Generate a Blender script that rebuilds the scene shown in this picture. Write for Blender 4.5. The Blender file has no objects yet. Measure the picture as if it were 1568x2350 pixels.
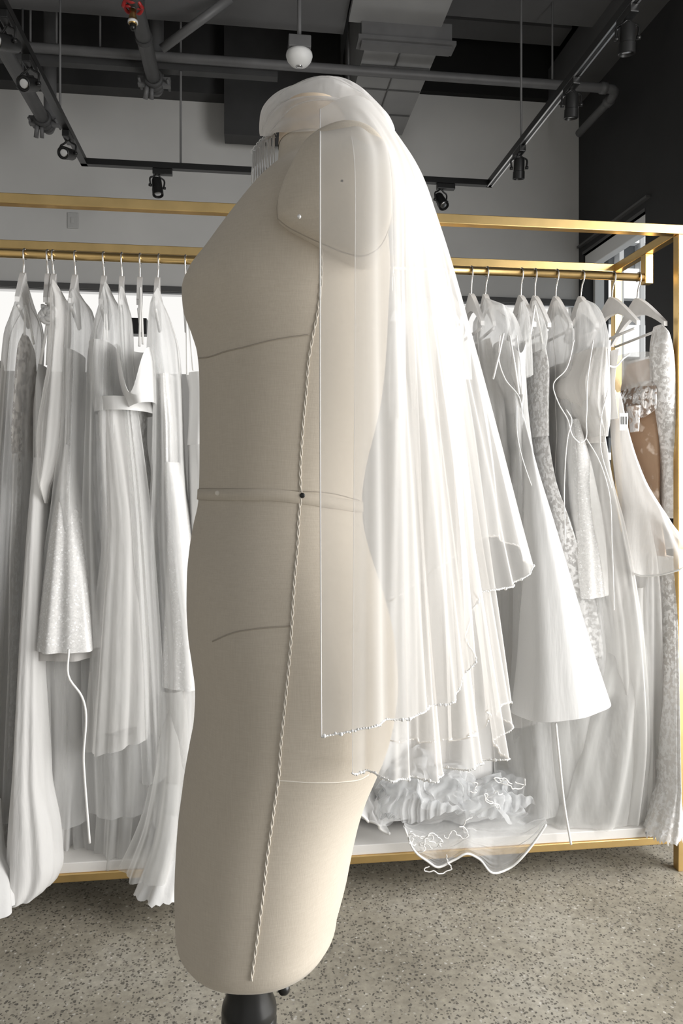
import bpy, bmesh, math, random
import numpy as np
from mathutils import Vector, Matrix
from mathutils.bvhtree import BVHTree

# ------------------------------------------------------------------ camera, sky, lights, exposure
SC = bpy.context.scene
COL = SC.collection
W, H, F = 1568, 2350, 1667.0
PX0, HZ = 784.0, 1120.0          # principal column, horizon row
CAMZ = 1.15
YAW = math.radians(7.04)
FW = np.array([math.sin(YAW), math.cos(YAW), 0.0])
RT = np.array([math.cos(YAW), -math.sin(YAW), 0.0])
CAM = np.array([0.0, 0.0, CAMZ])

cd = bpy.data.cameras.new('camera')
cam = bpy.data.objects.new('camera', cd)
COL.objects.link(cam)
cam.location = (0, 0, CAMZ)
cam.rotation_euler = (math.pi/2, 0, -YAW)
cd.sensor_fit = 'VERTICAL'
cd.sensor_height = 36.0
cd.sensor_width = 24.0
cd.lens = F/H*36.0
cd.shift_y = (HZ - H/2)/H
cd.clip_start = 0.02
SC.camera = cam

wd = bpy.data.worlds.new('world'); SC.world = wd
wd.use_nodes = True
bg = wd.node_tree.nodes['Background']
bg.inputs[0].default_value = (0.93, 0.96, 1.0, 1)
bg.inputs[1].default_value = 0.6

def area(name, loc, target, sx, sy, power, col=(1, 1, 1)):
    l = bpy.data.lights.new(name, 'AREA'); l.shape = 'RECTANGLE'; l.size = sx; l.size_y = sy
    l.energy = power; l.color = col
    o = bpy.data.objects.new(name, l); COL.objects.link(o); o.location = loc
    d = Vector(target) - Vector(loc)
    o.rotation_euler = d.to_track_quat('-Z', 'Y').to_euler()
    return o
# daylight of the shop window in the right wall, beside the photographer
area('shopfront_daylight', (2.38, 0.45, 1.45), (0.0, 0.45, 1.45), 2.6, 2.6, 160, (1.0, 0.985, 0.96))

sl = bpy.data.lights.new('facade_fill_sun', 'SUN'); sl.energy = 9; sl.angle = 0.02; sl.color = (1, 0.98, 0.95)  # sun lamp added only to brighten the building across the street
so = bpy.data.objects.new('facade_fill_sun', sl); COL.objects.link(so); so.location = (0, -8, 12)
so.rotation_euler = Vector((0.06, math.cos(math.radians(64)), -math.sin(math.radians(64)))).to_track_quat('-Z', 'Y').to_euler()

SC.view_settings.view_transform = 'Standard'
SC.view_settings.look = 'None'
SC.view_settings.exposure = 0.0
SC.view_settings.gamma = 1.0
SC.view_settings.use_curve_mapping = False
SC.cycles.use_denoising = True
SC.cycles.max_bounces = 8
SC.cycles.transparent_max_bounces = 40
SC.cycles.sample_clamp_indirect = 4.0

# ------------------------------------------------------------------ measuring helpers
def ray(px, py):
    return FW + (px-PX0)/F*RT + np.array([0, 0, (HZ-py)/F])
def PD(px, py, t):
    return CAM + ray(px, py)*t
def PY(px, py, Y):
    r = ray(px, py); return CAM + r*(Y/r[1])
def PZ(px, py, z):
    r = ray(px, py); return CAM + r*((z-CAMZ)/r[2])
def PX(px, py, X):
    r = ray(px, py); return CAM + r*(X/r[0])

# ------------------------------------------------------------------ objects
BASE = {}
def tag(o, label=None, cat=None, group=None, kind=None):
    if label: o['label'] = label
    if cat: o['category'] = cat
    if group: o['group'] = group
    if kind: o['kind'] = kind
    return o
def thing(name, label, cat, loc, group=None):
    o = bpy.data.objects.new(name, None); COL.objects.link(o)
    o.empty_display_size = 0.05
    o.location = tuple(float(v) for v in loc)
    BASE[o.name] = np.array(o.location, float)
    return tag(o, label, cat, group)
def base_of(o):
    return BASE.get(o.name, np.zeros(3)) if o else np.zeros(3)
def mesh_obj(name, verts, faces, mat, parent=None, smooth=True, loc=None):
    v = np.asarray(verts, float).reshape(-1, 3)
    b = base_of(parent)
    if parent is None and loc is not None: b = np.asarray(loc, float)
    me = bpy.data.meshes.new(name)
    me.from_pydata((v-b).tolist(), [], [tuple(f) for f in faces])
    me.update()
    if smooth:
        me.polygons.foreach_set('use_smooth', [True]*len(me.polygons))
    if mat: me.materials.append(mat)
    o = bpy.data.objects.new(name, me); COL.objects.link(o)
    if parent is not None:
        o.parent = parent
        BASE[o.name] = b
    else:
        o.location = tuple(b); BASE[o.name] = b
    return o
class MB:
    def __init__(s): s.v = []; s.f = []; s.n = 0
    def add(s, verts, faces):
        verts = np.asarray(verts, float).reshape(-1, 3)
        s.v.append(verts); s.f += [tuple(i+s.n for i in f) for f in faces]; s.n += len(verts)
        return s
    def box(s, lo, hi, bev=0.0):
        lo = np.asarray(lo, float); hi = np.asarray(hi, float)
        bm = bmesh.new(); bmesh.ops.create_cube(bm, size=1.0)
        for vv in bm.verts:
            vv.co = Vector((lo+hi)/2 + np.array(vv.co)*(hi-lo))
        if bev > 0: bmesh.ops.bevel(bm, geom=bm.edges[:], offset=bev, segments=2, profile=0.5, affect='EDGES')
        bm.verts.index_update()
        s.add([tuple(vv.co) for vv in bm.verts], [[q.index for q in ff.verts] for ff in bm.faces]); bm.free()
        return s
    def obox(s, a, b, w, h, up=(0, 0, 1)):
        """bar of section w x h from a to b"""
        a = np.asarray(a, float); b = np.asarray(b, float); d = (b-a)/np.linalg.norm(b-a)
        up = np.asarray(up, float); sd = np.cross(d, up); sd /= np.linalg.norm(sd); u = np.cross(sd, d)
        vs = []
        for p in (a, b):
            for i, j in ((-1, -1), (1, -1), (1, 1), (-1, 1)): vs.append(p + sd*w/2*i + u*h/2*j)
        s.add(vs, [(3, 2, 1, 0), (4, 5, 6, 7), (0, 1, 5, 4), (1, 2, 6, 5), (2, 3, 7, 6), (3, 0, 4, 7)])
        return s
    def tube(s, pts, r, n=8, cap=True):
        pts = np.asarray(pts, float); m = len(pts)
        rs = np.full(m, r, float) if np.isscalar(r) else np.asarray(r, float)
        tg = np.gradient(pts, axis=0); tg /= (np.linalg.norm(tg, axis=1)[:, None]+1e-12)
        ref = np.array([0, 0, 1.0]) if abs(tg[0][2]) < 0.9 else np.array([1.0, 0, 0])
        u = np.cross(tg[0], ref); u /= np.linalg.norm(u)
        vs = []
        for i in range(m):
            u = u - tg[i]*np.dot(u, tg[i]); u /= (np.linalg.norm(u)+1e-12); w = np.cross(tg[i], u)
            for k in range(n):
                a = 2*math.pi*k/n
                vs.append(pts[i] + rs[i]*(math.cos(a)*u + math.sin(a)*w))
        fs = []
        for i in range(m-1):
            for k in range(n):
                k2 = (k+1) % n
                fs.append((i*n+k, i*n+k2, (i+1)*n+k2, (i+1)*n+k))
        if cap:
            fs.append(tuple(range(n-1, -1, -1))); fs.append(tuple((m-1)*n+k for k in range(n)))
        s.add(vs, fs); return s
    def lathe(s, c, prof, n=24, axis=(0, 0, 1)):
        """prof: (offset along axis, radius)"""
        ax = np.asarray(axis, float); ax /= np.linalg.norm(ax); c = np.asarray(c, float)
        s.tube([c+ax*o for o, _ in prof], [max(r, 1e-4) for _, r in prof], n) if False else None
        ref = np.array([0, 0, 1.0]) if abs(ax[2]) < 0.9 else np.array([1.0, 0, 0])
        u = np.cross(ax, ref); u /= np.linalg.norm(u); w = np.cross(ax, u)
        vs = []; fs = []; m = len(prof)
        for o, r in prof:
            for k in range(n):
                a = 2*math.pi*k/n; vs.append(c+ax*o+max(r, 1e-4)*(math.cos(a)*u+math.sin(a)*w))
        for i in range(m-1):
            for k in range(n):
                k2 = (k+1) % n; fs.append((i*n+k, i*n+k2, (i+1)*n+k2, (i+1)*n+k))
        fs.append(tuple(range(n-1, -1, -1))); fs.append(tuple((m-1)*n+k for k in range(n)))
        s.add(vs, fs); return s
    def ball(s, c, r, n=8, m=5):
        c = np.asarray(c, float)
        prof = [(-math.cos(math.pi*i/m)*r, math.sin(math.pi*i/m)*r) for i in range(m+1)]
        return s.lathe(c, prof, n)
    def build(s, name, mat, parent=None, smooth=False, loc=None):
        v = np.concatenate(s.v); o = mesh_obj(name, v, s.f, mat, parent, smooth, loc)
        return o
def autosmooth(o, deg=35):
    me = o.data
    bm = bmesh.new(); bm.from_mesh(me)
    for e in bm.edges:
        if len(e.link_faces) == 2: e.smooth = e.calc_face_angle(0) < math.radians(deg)
    for f in bm.faces: f.smooth = True
    bm.to_mesh(me); bm.free()
    return o
def cat_spline(ys, vals, q):
    """monotone-ish cubic through (ys, vals) at q"""
    ys = np.asarray(ys, float); vals = np.asarray(vals, float)
    if len(ys) < 3: return np.interp(q, ys, vals)
    h = np.diff(ys); dl = np.diff(vals)/h
    m = np.zeros(len(ys)); m[0] = dl[0]; m[-1] = dl[-1]
    for i in range(1, len(ys)-1):
        m[i] = 0 if dl[i-1]*dl[i] <= 0 else 2*dl[i-1]*dl[i]/(dl[i-1]+dl[i])
    i = np.clip(np.searchsorted(ys, q)-1, 0, len(h)-1); t = (q-ys[i])/h[i]
    return ((2*t**3-3*t**2+1)*vals[i]+(t**3-2*t**2+t)*h[i]*m[i]+(-2*t**3+3*t**2)*vals[i+1]+(t**3-t**2)*h[i]*m[i+1])
def crom(P, n):
    """Catmull-Rom through points P (k,3) -> (n,3), even in chord length"""
    P = np.asarray(P, float)
    d = np.concatenate([[0], np.cumsum(np.linalg.norm(np.diff(P, axis=0), axis=1)+1e-9)])
    q = np.linspace(0, d[-1], n)
    m = np.gradient(P, d, axis=0) if len(P) > 2 else np.repeat((P[1:]-P[:1])/d[-1], 2, 0)
    i = np.clip(np.searchsorted(d, q)-1, 0, len(d)-2); h = (d[i+1]-d[i])[:, None]; t = ((q-d[i])/(d[i+1]-d[i]))[:, None]
    return ((2*t**3-3*t**2+1)*P[i]+(t**3-2*t**2+t)*h*m[i]+(-2*t**3+3*t**2)*P[i+1]+(t**3-t**2)*h*m[i+1])
def grid_faces(a, b, wrap=False):
    fs = []
    for i in range(a-1):
        for j in range(b if wrap else b-1):
            j2 = (j+1) % b
            fs.append((i*b+j, (i+1)*b+j, (i+1)*b+j2, i*b+j2))
    return fs

# ------------------------------------------------------------------ materials
def new_mat(name):
    m = bpy.data.materials.new(name); m.use_nodes = True
    nt = m.node_tree; nt.nodes.clear()
    out = nt.nodes.new('ShaderNodeOutputMaterial')
    return m, nt, out
def N(nt, t, **kw):
    n = nt.nodes.new(t)
    for k, v in kw.items(): setattr(n, k, v)
    return n
def texco(nt, scale=(1, 1, 1), kind='Object'):
    tc = N(nt, 'ShaderNodeTexCoord'); mp = N(nt, 'ShaderNodeMapping'); mp.inputs['Scale'].default_value = scale
    nt.links.new(tc.outputs[kind], mp.inputs[0]); return mp.outputs[0]
def noise(nt, vec, scale, detail=3, rough=0.5):
    n = N(nt, 'ShaderNodeTexNoise'); n.inputs['Scale'].default_value = scale
    n.inputs['Detail'].default_value = detail; n.inputs['Roughness'].default_value = rough
    nt.links.new(vec, n.inputs['Vector']); return n
def ramp(nt, fac, stops):
    r = N(nt, 'ShaderNodeValToRGB'); e = r.color_ramp.elements
    e[0].position, e[0].color = stops[0][0], (*stops[0][1], 1)
    e[1].position, e[1].color = stops[-1][0], (*stops[-1][1], 1)
    for p, c in stops[1:-1]:
        q = e.new(p); q.color = (*c, 1)
    nt.links.new(fac, r.inputs[0]); return r.outputs[0]
def plain(name, col, rough=0.6, metal=0.0, nscale=0, namt=0.12, bump=0.0, bscale=200, spec=0.5, stretch=(1, 1, 1)):
    m, nt, out = new_mat(name)
    b = N(nt, 'ShaderNodeBsdfPrincipled'); nt.links.new(b.outputs[0], out.inputs[0])
    b.inputs['Base Color'].default_value = (*col, 1); b.inputs['Roughness'].default_value = rough
    b.inputs['Metallic'].default_value = metal; b.inputs['Specular IOR Level'].default_value = spec
    if nscale:
        v = texco(nt, stretch); n = noise(nt, v, nscale, 4)
        c = np.array(col)
        nt.links.new(ramp(nt, n.outputs['Fac'], [(0.3, tuple(c*(1-namt))), (0.7, tuple(np.minimum(c*(1+namt), 1)))]), b.inputs['Base Color'])
    if bump:
        v = texco(nt, stretch); n = noise(nt, v, bscale, 3)
        bp = N(nt, 'ShaderNodeBump'); bp.inputs['Strength'].default_value = bump; bp.inputs['Distance'].default_value = 0.002
        nt.links.new(n.outputs['Fac'], bp.inputs['Height']); nt.links.new(bp.outputs[0], b.inputs['Normal'])
    return m
def cloth(name, col=(0.82, 0.81, 0.79), rough=0.7, sheen=0.2, wr=0.35, spec=0.3, transl=0.25):
    """opaque dress cloth: soft vertical creases, some light through it"""
    m, nt, out = new_mat(name)
    b = N(nt, 'ShaderNodeBsdfPrincipled')
    b.inputs['Base Color'].default_value = (*col, 1); b.inputs['Roughness'].default_value = rough
    b.inputs['Sheen Weight'].default_value = sheen; b.inputs['Specular IOR Level'].default_value = spec
    v = texco(nt, (1, 1, 0.12)); n = noise(nt, v, 34, 3, 0.55)
    v2 = texco(nt, (1, 1, 0.7)); n2 = noise(nt, v2, 9, 2)
    ad = N(nt, 'ShaderNodeMath', operation='ADD'); nt.links.new(n.outputs['Fac'], ad.inputs[0]); nt.links.new(n2.outputs['Fac'], ad.inputs[1])
    bp = N(nt, 'ShaderNodeBump'); bp.inputs['Strength'].default_value = wr; bp.inputs['Distance'].default_value = 0.012
    nt.links.new(ad.outputs[0], bp.inputs['Height']); nt.links.new(bp.outputs[0], b.inputs['Normal'])
    t = N(nt, 'ShaderNodeBsdfTranslucent'); t.inputs[0].default_value = (*col, 1)
    mx = N(nt, 'ShaderNodeMixShader'); mx.inputs[0].default_value = transl
    nt.links.new(b.outputs[0], mx.inputs[1]); nt.links.new(t.outputs[0], mx.inputs[2]); nt.links.new(mx.outputs[0], out.inputs[0])
    return m
def sheer(name, col=(0.86, 0.86, 0.85), a0=0.2, a1=0.6, gloss=0.0, transl=0.5, wr=0.0, pw=1.5):
    """net or organza: denser where it is seen at a slant"""
    m, nt, out = new_mat(name)
    d = N(nt, 'ShaderNodeBsdfDiffuse'); d.inputs[0].default_value = (*col, 1)
    t = N(nt, 'ShaderNodeBsdfTranslucent'); t.inputs[0].default_value = (*col, 1)
    mx = N(nt, 'ShaderNodeMixShader'); mx.inputs[0].default_value = transl
    nt.links.new(d.outputs[0], mx.inputs[1]); nt.links.new(t.outputs[0], mx.inputs[2])
    sh = mx.outputs[0]
    if gloss:
        g = N(nt, 'ShaderNodeBsdfGlossy'); g.inputs['Roughness'].default_value = 0.25
        m2 = N(nt, 'ShaderNodeMixShader'); m2.inputs[0].default_value = gloss
        nt.links.new(sh, m2.inputs[1]); nt.links.new(g.outputs[0], m2.inputs[2]); sh = m2.outputs[0]
    if wr:
        v = texco(nt, (1, 1, 0.35)); n = noise(nt, v, 22, 3)
        bp = N(nt, 'ShaderNodeBump'); bp.inputs['Strength'].default_value = wr; bp.inputs['Distance'].default_value = 0.02
        nt.links.new(n.outputs['Fac'], bp.inputs['Height'])
        nt.links.new(bp.outputs[0], d.inputs['Normal']); nt.links.new(bp.outputs[0], t.inputs['Normal'])
    tr = N(nt, 'ShaderNodeBsdfTransparent')
    lw = N(nt, 'ShaderNodeLayerWeight'); lw.inputs[0].default_value = 0.5
    pwn = N(nt, 'ShaderNodeMath', operation='POWER'); nt.links.new(lw.outputs['Facing'], pwn.inputs[0]); pwn.inputs[1].default_value = pw
    ma = N(nt, 'ShaderNodeMath', operation='MULTIPLY_ADD'); nt.links.new(pwn.outputs[0], ma.inputs[0]); ma.inputs[1].default_value = a1-a0; ma.inputs[2].default_value = a0
    m3 = N(nt, 'ShaderNodeMixShader'); nt.links.new(ma.outputs[0], m3.inputs[0])
    nt.links.new(tr.outputs[0], m3.inputs[1]); nt.links.new(sh, m3.inputs[2]); nt.links.new(m3.outputs[0], out.inputs[0])
    return m
def lace(name, ground=(0.75, 0.72, 0.68), motif=(0.88, 0.87, 0.85), ga=0.6, scale=38, cut=0.5, sparkle=0.0):
    m, nt, out = new_mat(name)
    v = texco(nt)
    nz = noise(nt, v, scale, 2.5, 0.6)
    mask = ramp(nt, nz.outputs['Fac'], [(cut-0.03, (0, 0, 0)), (cut+0.03, (1, 1, 1))])
    b = N(nt, 'ShaderNodeBsdfPrincipled'); b.inputs['Roughness'].default_value = 0.5; b.inputs['Base Color'].default_value = (*motif, 1)
    bp = N(nt, 'ShaderNodeBump'); bp.inputs['Strength'].default_value = 0.7; bp.inputs['Distance'].default_value = 0.004
    nt.links.new(nz.outputs['Fac'], bp.inputs['Height']); nt.links.new(bp.outputs[0], b.inputs['Normal'])
    if sparkle:
        b.inputs['Metallic'].default_value = sparkle; b.inputs['Roughness'].default_value = 0.25
    d = N(nt, 'ShaderNodeBsdfDiffuse'); d.inputs[0].default_value = (*ground, 1)
    t = N(nt, 'ShaderNodeBsdfTranslucent'); t.inputs[0].default_value = (*ground, 1)
    dm = N(nt, 'ShaderNodeMixShader'); dm.inputs[0].default_value = 0.35
    nt.links.new(d.outputs[0], dm.inputs[1]); nt.links.new(t.outputs[0], dm.inputs[2])
    tr = N(nt, 'ShaderNodeBsdfTransparent')
    gm = N(nt, 'ShaderNodeMixShader'); gm.inputs[0].default_value = ga
    nt.links.new(tr.outputs[0], gm.inputs[1]); nt.links.new(dm.outputs[0], gm.inputs[2])
    mx = N(nt, 'ShaderNodeMixShader'); nt.links.new(mask, mx.inputs[0])
    nt.links.new(gm.outputs[0], mx.inputs[1]); nt.links.new(b.outputs[0], mx.inputs[2]); nt.links.new(mx.outputs[0], out.inputs[0])
    return m
def glitter(name, col=(0.82, 0.81, 0.795)):
    m, nt, out = new_mat(name)
    v = texco(nt)
    vo = N(nt, 'ShaderNodeTexVoronoi'); vo.inputs['Scale'].default_value = 260; nt.links.new(v, vo.inputs['Vector'])
    sp = N(nt, 'ShaderNodeSeparateColor'); nt.links.new(vo.outputs['Color'], sp.inputs[0])
    patch = noise(nt, texco(nt, (1, 1, 0.5)), 26, 2)
    b = N(nt, 'ShaderNodeBsdfPrincipled'); b.inputs['Roughness'].default_value = 0.3
    c = np.array(col)
    nt.links.new(ramp(nt, sp.outputs[0], [(0.0, tuple(c*0.86)), (0.75, tuple(c)), (0.92, tuple(c)), (0.96, (1, 1, 1))]), b.inputs['Base Color'])
    bp = N(nt, 'ShaderNodeBump'); bp.inputs['Strength'].default_value = 0.5; bp.inputs['Distance'].default_value = 0.003
    ad = N(nt, 'ShaderNodeMath', operation='MULTIPLY'); nt.links.new(sp.outputs[1], ad.inputs[0]); nt.links.new(patch.outputs['Fac'], ad.inputs[1])
    nt.links.new(ad.outputs[0], bp.inputs['Height']); nt.links.new(bp.outputs[0], b.inputs['Normal'])
    nt.links.new(b.outputs[0], out.inputs[0])
    return m

M = {}
M['satin'] = cloth('white_satin', (0.82, 0.815, 0.805), 0.38, 0.1, 0.16, 0.45, 0.15)
M['crepe'] = cloth('white_crepe', (0.83, 0.82, 0.805), 0.75, 0.2, 0.35, 0.2, 0.25)
M['chiffon'] = cloth('ivory_chiffon', (0.82, 0.80, 0.775), 0.7, 0.2, 0.5, 0.2, 0.35)
M['greychiffon'] = cloth('soft_grey_chiffon', (0.70, 0.685, 0.665), 0.7, 0.2, 0.5, 0.2, 0.3)
M['tulle'] = sheer('white_tulle', (0.86, 0.855, 0.84), 0.42, 0.9, 0.0, 0.45, 0.4)
M['soft_tulle'] = sheer('soft_tulle', (0.87, 0.86, 0.845), 0.5, 0.97, 0.0, 0.4, 0.5)
M['cover'] = sheer('organza_cover', (0.86, 0.86, 0.855), 0.28, 0.92, 0.06, 0.4, 0.8, 1.3)
M['veil'] = sheer('veil_tulle', (0.81, 0.80, 0.785), 0.33, 0.78, 0.0, 0.45, 0.0, 1.6)
M['veil_dense'] = sheer('gathered_veil_tulle', (0.88, 0.87, 0.86), 0.40, 0.95, 0.0, 0.45, 0.6, 1.3)
M['pile_tulle'] = sheer('crumpled_tulle', (0.84, 0.85, 0.86), 0.38, 0.95, 0.04, 0.45, 0.6)
M['thread'] = plain('white_thread', (0.88, 0.87, 0.85), 0.5)
M['bead'] = plain('glass_bead', (0.92, 0.92, 0.92), 0.12, 0.3)
M['lace'] = lace('white_lace', (0.83, 0.815, 0.795), (0.90, 0.895, 0.885), 0.98, 80, 0.5)
M['beige_lace'] = lace('beige_lace', (0.30, 0.25, 0.20), (0.62, 0.57, 0.51), 0.85, 55, 0.5)
M['nude'] = lace('nude_lace', (0.56, 0.40, 0.28), (0.72, 0.58, 0.47), 0.95, 18, 0.6)
M['silver'] = lace('silver_lace', (0.55, 0.45, 0.38), (0.85, 0.83, 0.82), 0.8, 55, 0.47, 0.6)
M['glitter'] = glitter('glitter_cloth')
M['sheer_lining'] = cloth('lining', (0.66, 0.64, 0.62), 0.6, 0.1, 0.3, 0.2, 0.3)
M['gold'] = plain('brushed_gold', (0.78, 0.55, 0.24), 0.33, 1.0, 14, 0.08, 0.05, 60)
M['board'] = plain('white_board', (0.78, 0.76, 0.73), 0.5, 0, 12, 0.04, 0.1, 90)
M['hook'] = plain('chrome_hook', (0.75, 0.73, 0.70), 0.22, 1.0)
M['hanger_white'] = plain('pale_hanger', (0.82, 0.81, 0.80), 0.4, 0, 30, 0.05)
M['black'] = plain('black_metal', (0.012, 0.012, 0.012), 0.4)
M['blackplastic'] = plain('black_plastic', (0.01, 0.01, 0.01), 0.3)
M['darkgrey'] = plain('dark_grey_paint', (0.05, 0.05, 0.051), 0.6, 0, 6, 0.15)
M['pipe'] = plain('grey_pipe_paint', (0.13, 0.13, 0.132), 0.5, 0, 8, 0.12)
M['duct'] = plain('duct_paint', (0.30, 0.30, 0.30), 0.55, 0, 3, 0.1)
M['slab'] = plain('soffit_paint', (0.12, 0.12, 0.122), 0.7, 0, 3, 0.1)
M['void'] = plain('black_ceiling', (0.008, 0.008, 0.008), 0.9)
M['wall'] = plain('grey_wall_paint', (0.69, 0.685, 0.67), 0.75, 0, 2.0, 0.05, 0.1, 120)
M['darkwall'] = plain('charcoal_wall_paint', (0.032, 0.032, 0.033), 0.7, 0, 2.5, 0.1, 0.1, 90)
M['white'] = plain('white_paint', (0.8, 0.8, 0.79), 0.5)
M['silverstrip'] = plain('aluminium', (0.6, 0.6, 0.6), 0.3, 1.0)
M['red'] = plain('red_paint', (0.35, 0.02, 0.02), 0.4)
M['brass'] = plain('brass', (0.55, 0.38, 0.16), 0.35, 1.0)
M['trimdark'] = plain('dark_trim', (0.10, 0.10, 0.10), 0.5)
M['facade'] = plain('white_facade', (0.82, 0.82, 0.82), 0.7, 0, 0.6, 0.05)
M['facadeglass'] = plain('grey_facade_glass', (0.10, 0.105, 0.11), 0.5)
M['facadebar'] = plain('grey_facade_bar', (0.35, 0.35, 0.35), 0.6)
def emit(name, col, s):
    m, nt, out = new_mat(name); e = N(nt, 'ShaderNodeEmission'); e.inputs[0].default_value = (*col, 1); e.inputs[1].default_value = s
    nt.links.new(e.outputs[0], out.inputs[0]); return m
M['daylit'] = emit('daylit_frosted_glass', (1.0, 0.985, 0.955), 0.98)
def glass(name):
    m, nt, out = new_mat(name)
    g = N(nt, 'ShaderNodeBsdfGlossy'); g.inputs['Roughness'].default_value = 0.03
    t = N(nt, 'ShaderNodeBsdfTransparent'); t.inputs[0].default_value = (0.95, 0.96, 0.96, 1)
    mx = N(nt, 'ShaderNodeMixShader'); mx.inputs[0].default_value = 0.06
    nt.links.new(t.outputs[0], mx.inputs[1]); nt.links.new(g.outputs[0], mx.inputs[2]); nt.links.new(mx.outputs[0], out.inputs[0]); return m
M['glass'] = glass('window_glass')
def clear_plastic():
    m, nt, out = new_mat('clear_plastic')
    g = N(nt, 'ShaderNodeBsdfGlossy'); g.inputs['Roughness'].default_value = 0.1
    d = N(nt, 'ShaderNodeBsdfTranslucent'); d.inputs[0].default_value = (0.9, 0.9, 0.9, 1)
    t = N(nt, 'ShaderNodeBsdfTransparent')
    m1 = N(nt, 'ShaderNodeMixShader'); m1.inputs[0].default_value = 0.5
    nt.links.new(g.outputs[0], m1.inputs[1]); nt.links.new(d.outputs[0], m1.inputs[2])
    lw = N(nt, 'ShaderNodeLayerWeight'); lw.inputs[0].default_value = 0.5
    mx = N(nt, 'ShaderNodeMixShader'); ma = N(nt, 'ShaderNodeMath', operation='MULTIPLY_ADD'); ma.inputs[1].default_value = 0.4; ma.inputs[2].default_value = 0.55; nt.links.new(lw.outputs['Facing'], ma.inputs[0]); nt.links.new(ma.outputs[0], mx.inputs[0])
    nt.links.new(t.outputs[0], mx.inputs[1]); nt.links.new(m1.outputs[0], mx.inputs[2]); nt.links.new(mx.outputs[0], out.inputs[0]); return m
M['comb'] = clear_plastic()
def linen():
    m, nt, out = new_mat('beige_linen')
    b = N(nt, 'ShaderNodeBsdfPrincipled'); nt.links.new(b.outputs[0], out.inputs[0])
    b.inputs['Roughness'].default_value = 0.85; b.inputs['Specular IOR Level'].default_value = 0.2; b.inputs['Sheen Weight'].default_value = 0.15
    v1 = texco(nt, (1, 1, 0.06)); n1 = noise(nt, v1, 900, 2)
    v2 = texco(nt, (0.08, 0.08, 1)); n2 = noise(nt, v2, 900, 2)
    ad = N(nt, 'ShaderNodeMath', operation='ADD'); nt.links.new(n1.outputs['Fac'], ad.inputs[0]); nt.links.new(n2.outputs['Fac'], ad.inputs[1])
    hf = N(nt, 'ShaderNodeMath', operation='MULTIPLY'); nt.links.new(ad.outputs[0], hf.inputs[0]); hf.inputs[1].default_value = 0.5
    nt.links.new(ramp(nt, hf.outputs[0], [(0.3, (0.535, 0.475, 0.395)), (0.7, (0.60, 0.54, 0.455))]), b.inputs['Base Color'])
    bp = N(nt, 'ShaderNodeBump'); bp.inputs['Strength'].default_value = 0.25; bp.inputs['Distance'].default_value = 0.0008
    nt.links.new(hf.outputs[0], bp.inputs['Height']); nt.links.new(bp.outputs[0], b.inputs['Normal'])
    return m
M['linen'] = linen()
M['linen_thread'] = plain('linen_cord', (0.74, 0.69, 0.61), 0.7)
M['seam_line'] = plain('seam_shade', (0.40, 0.355, 0.295), 0.9)
M['neckskin'] = plain('tan_neck_cloth', (0.70, 0.575, 0.44), 0.8, 0, 40, 0.06)
def concrete():
    m, nt, out = new_mat('ground_concrete')
    b = N(nt, 'ShaderNodeBsdfPrincipled'); nt.links.new(b.outputs[0], out.inputs[0])
    v = texco(nt)
    big = noise(nt, v, 2.2, 4, 0.6); fine = noise(nt, v, 45, 4, 0.7)
    basec = ramp(nt, big.outputs['Fac'], [(0.3, (0.265, 0.24, 0.19)), (0.52, (0.385, 0.355, 0.29)), (0.70, (0.49, 0.465, 0.405))])
    vo = N(nt, 'ShaderNodeTexVoronoi'); vo.inputs['Scale'].default_value = 150
    wn = noise(nt, v, 70, 2); wv = N(nt, 'ShaderNodeVectorMath', operation='MULTIPLY_ADD'); wv.inputs[1].default_value = (0.012, 0.012, 0.012)
    nt.links.new(wn.outputs['Color'], wv.inputs[0]); nt.links.new(v, wv.inputs[2]); nt.links.new(wv.outputs[0], vo.inputs['Vector'])
    sp = N(nt, 'ShaderNodeSeparateColor'); nt.links.new(vo.outputs['Color'], sp.inputs[0])
    # stone chips: cells chosen at random, shrunk to chips
    pick = N(nt, 'ShaderNodeMath', operation='GREATER_THAN'); nt.links.new(sp.outputs[0], pick.inputs[0]); pick.inputs[1].default_value = 0.58
    core = N(nt, 'ShaderNodeMath', operation='LESS_THAN'); nt.links.new(vo.outputs['Distance'], core.inputs[0]); core.inputs[1].default_value = 0.48
    chip = N(nt, 'ShaderNodeMath', operation='MULTIPLY'); nt.links.new(pick.outputs[0], chip.inputs[0]); nt.links.new(core.outputs[0], chip.inputs[1])
    cf = N(nt, 'ShaderNodeMath', operation='MULTIPLY'); nt.links.new(chip.outputs[0], cf.inputs[0]); cf.inputs[1].default_value = 0.85
    chipc = ramp(nt, sp.outputs[1], [(0.0, (0.05, 0.045, 0.04)), (0.6, (0.13, 0.12, 0.10)), (0.85, (0.24, 0.22, 0.19)), (0.95, (0.62, 0.60, 0.55))])
    mx = N(nt, 'ShaderNodeMix', data_type='RGBA'); nt.links.new(cf.outputs[0], mx.inputs['Factor']); nt.links.new(basec, mx.inputs[6]); nt.links.new(chipc, mx.inputs[7])
    fr = ramp(nt, fine.outputs['Fac'], [(0.3, (0.72, 0.72, 0.72)), (0.7, (1.12, 1.12, 1.12))])
    mu = N(nt, 'ShaderNodeMix', data_type='RGBA', blend_type='MULTIPLY'); mu.inputs['Factor'].default_value = 1
    nt.links.new(mx.outputs[2], mu.inputs[6]); nt.links.new(fr, mu.inputs[7]); nt.links.new(mu.outputs[2], b.inputs['Base Color'])
    b.inputs['Roughness'].default_value = 0.55; b.inputs['Specular IOR Level'].default_value = 0.35
    return m
M['concrete'] = concrete()

def struct(name, mb, mat, parent=None):
    o = mb.build(name, mat, parent)
    if parent is None: o['kind'] = 'structure'
    return o

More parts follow.
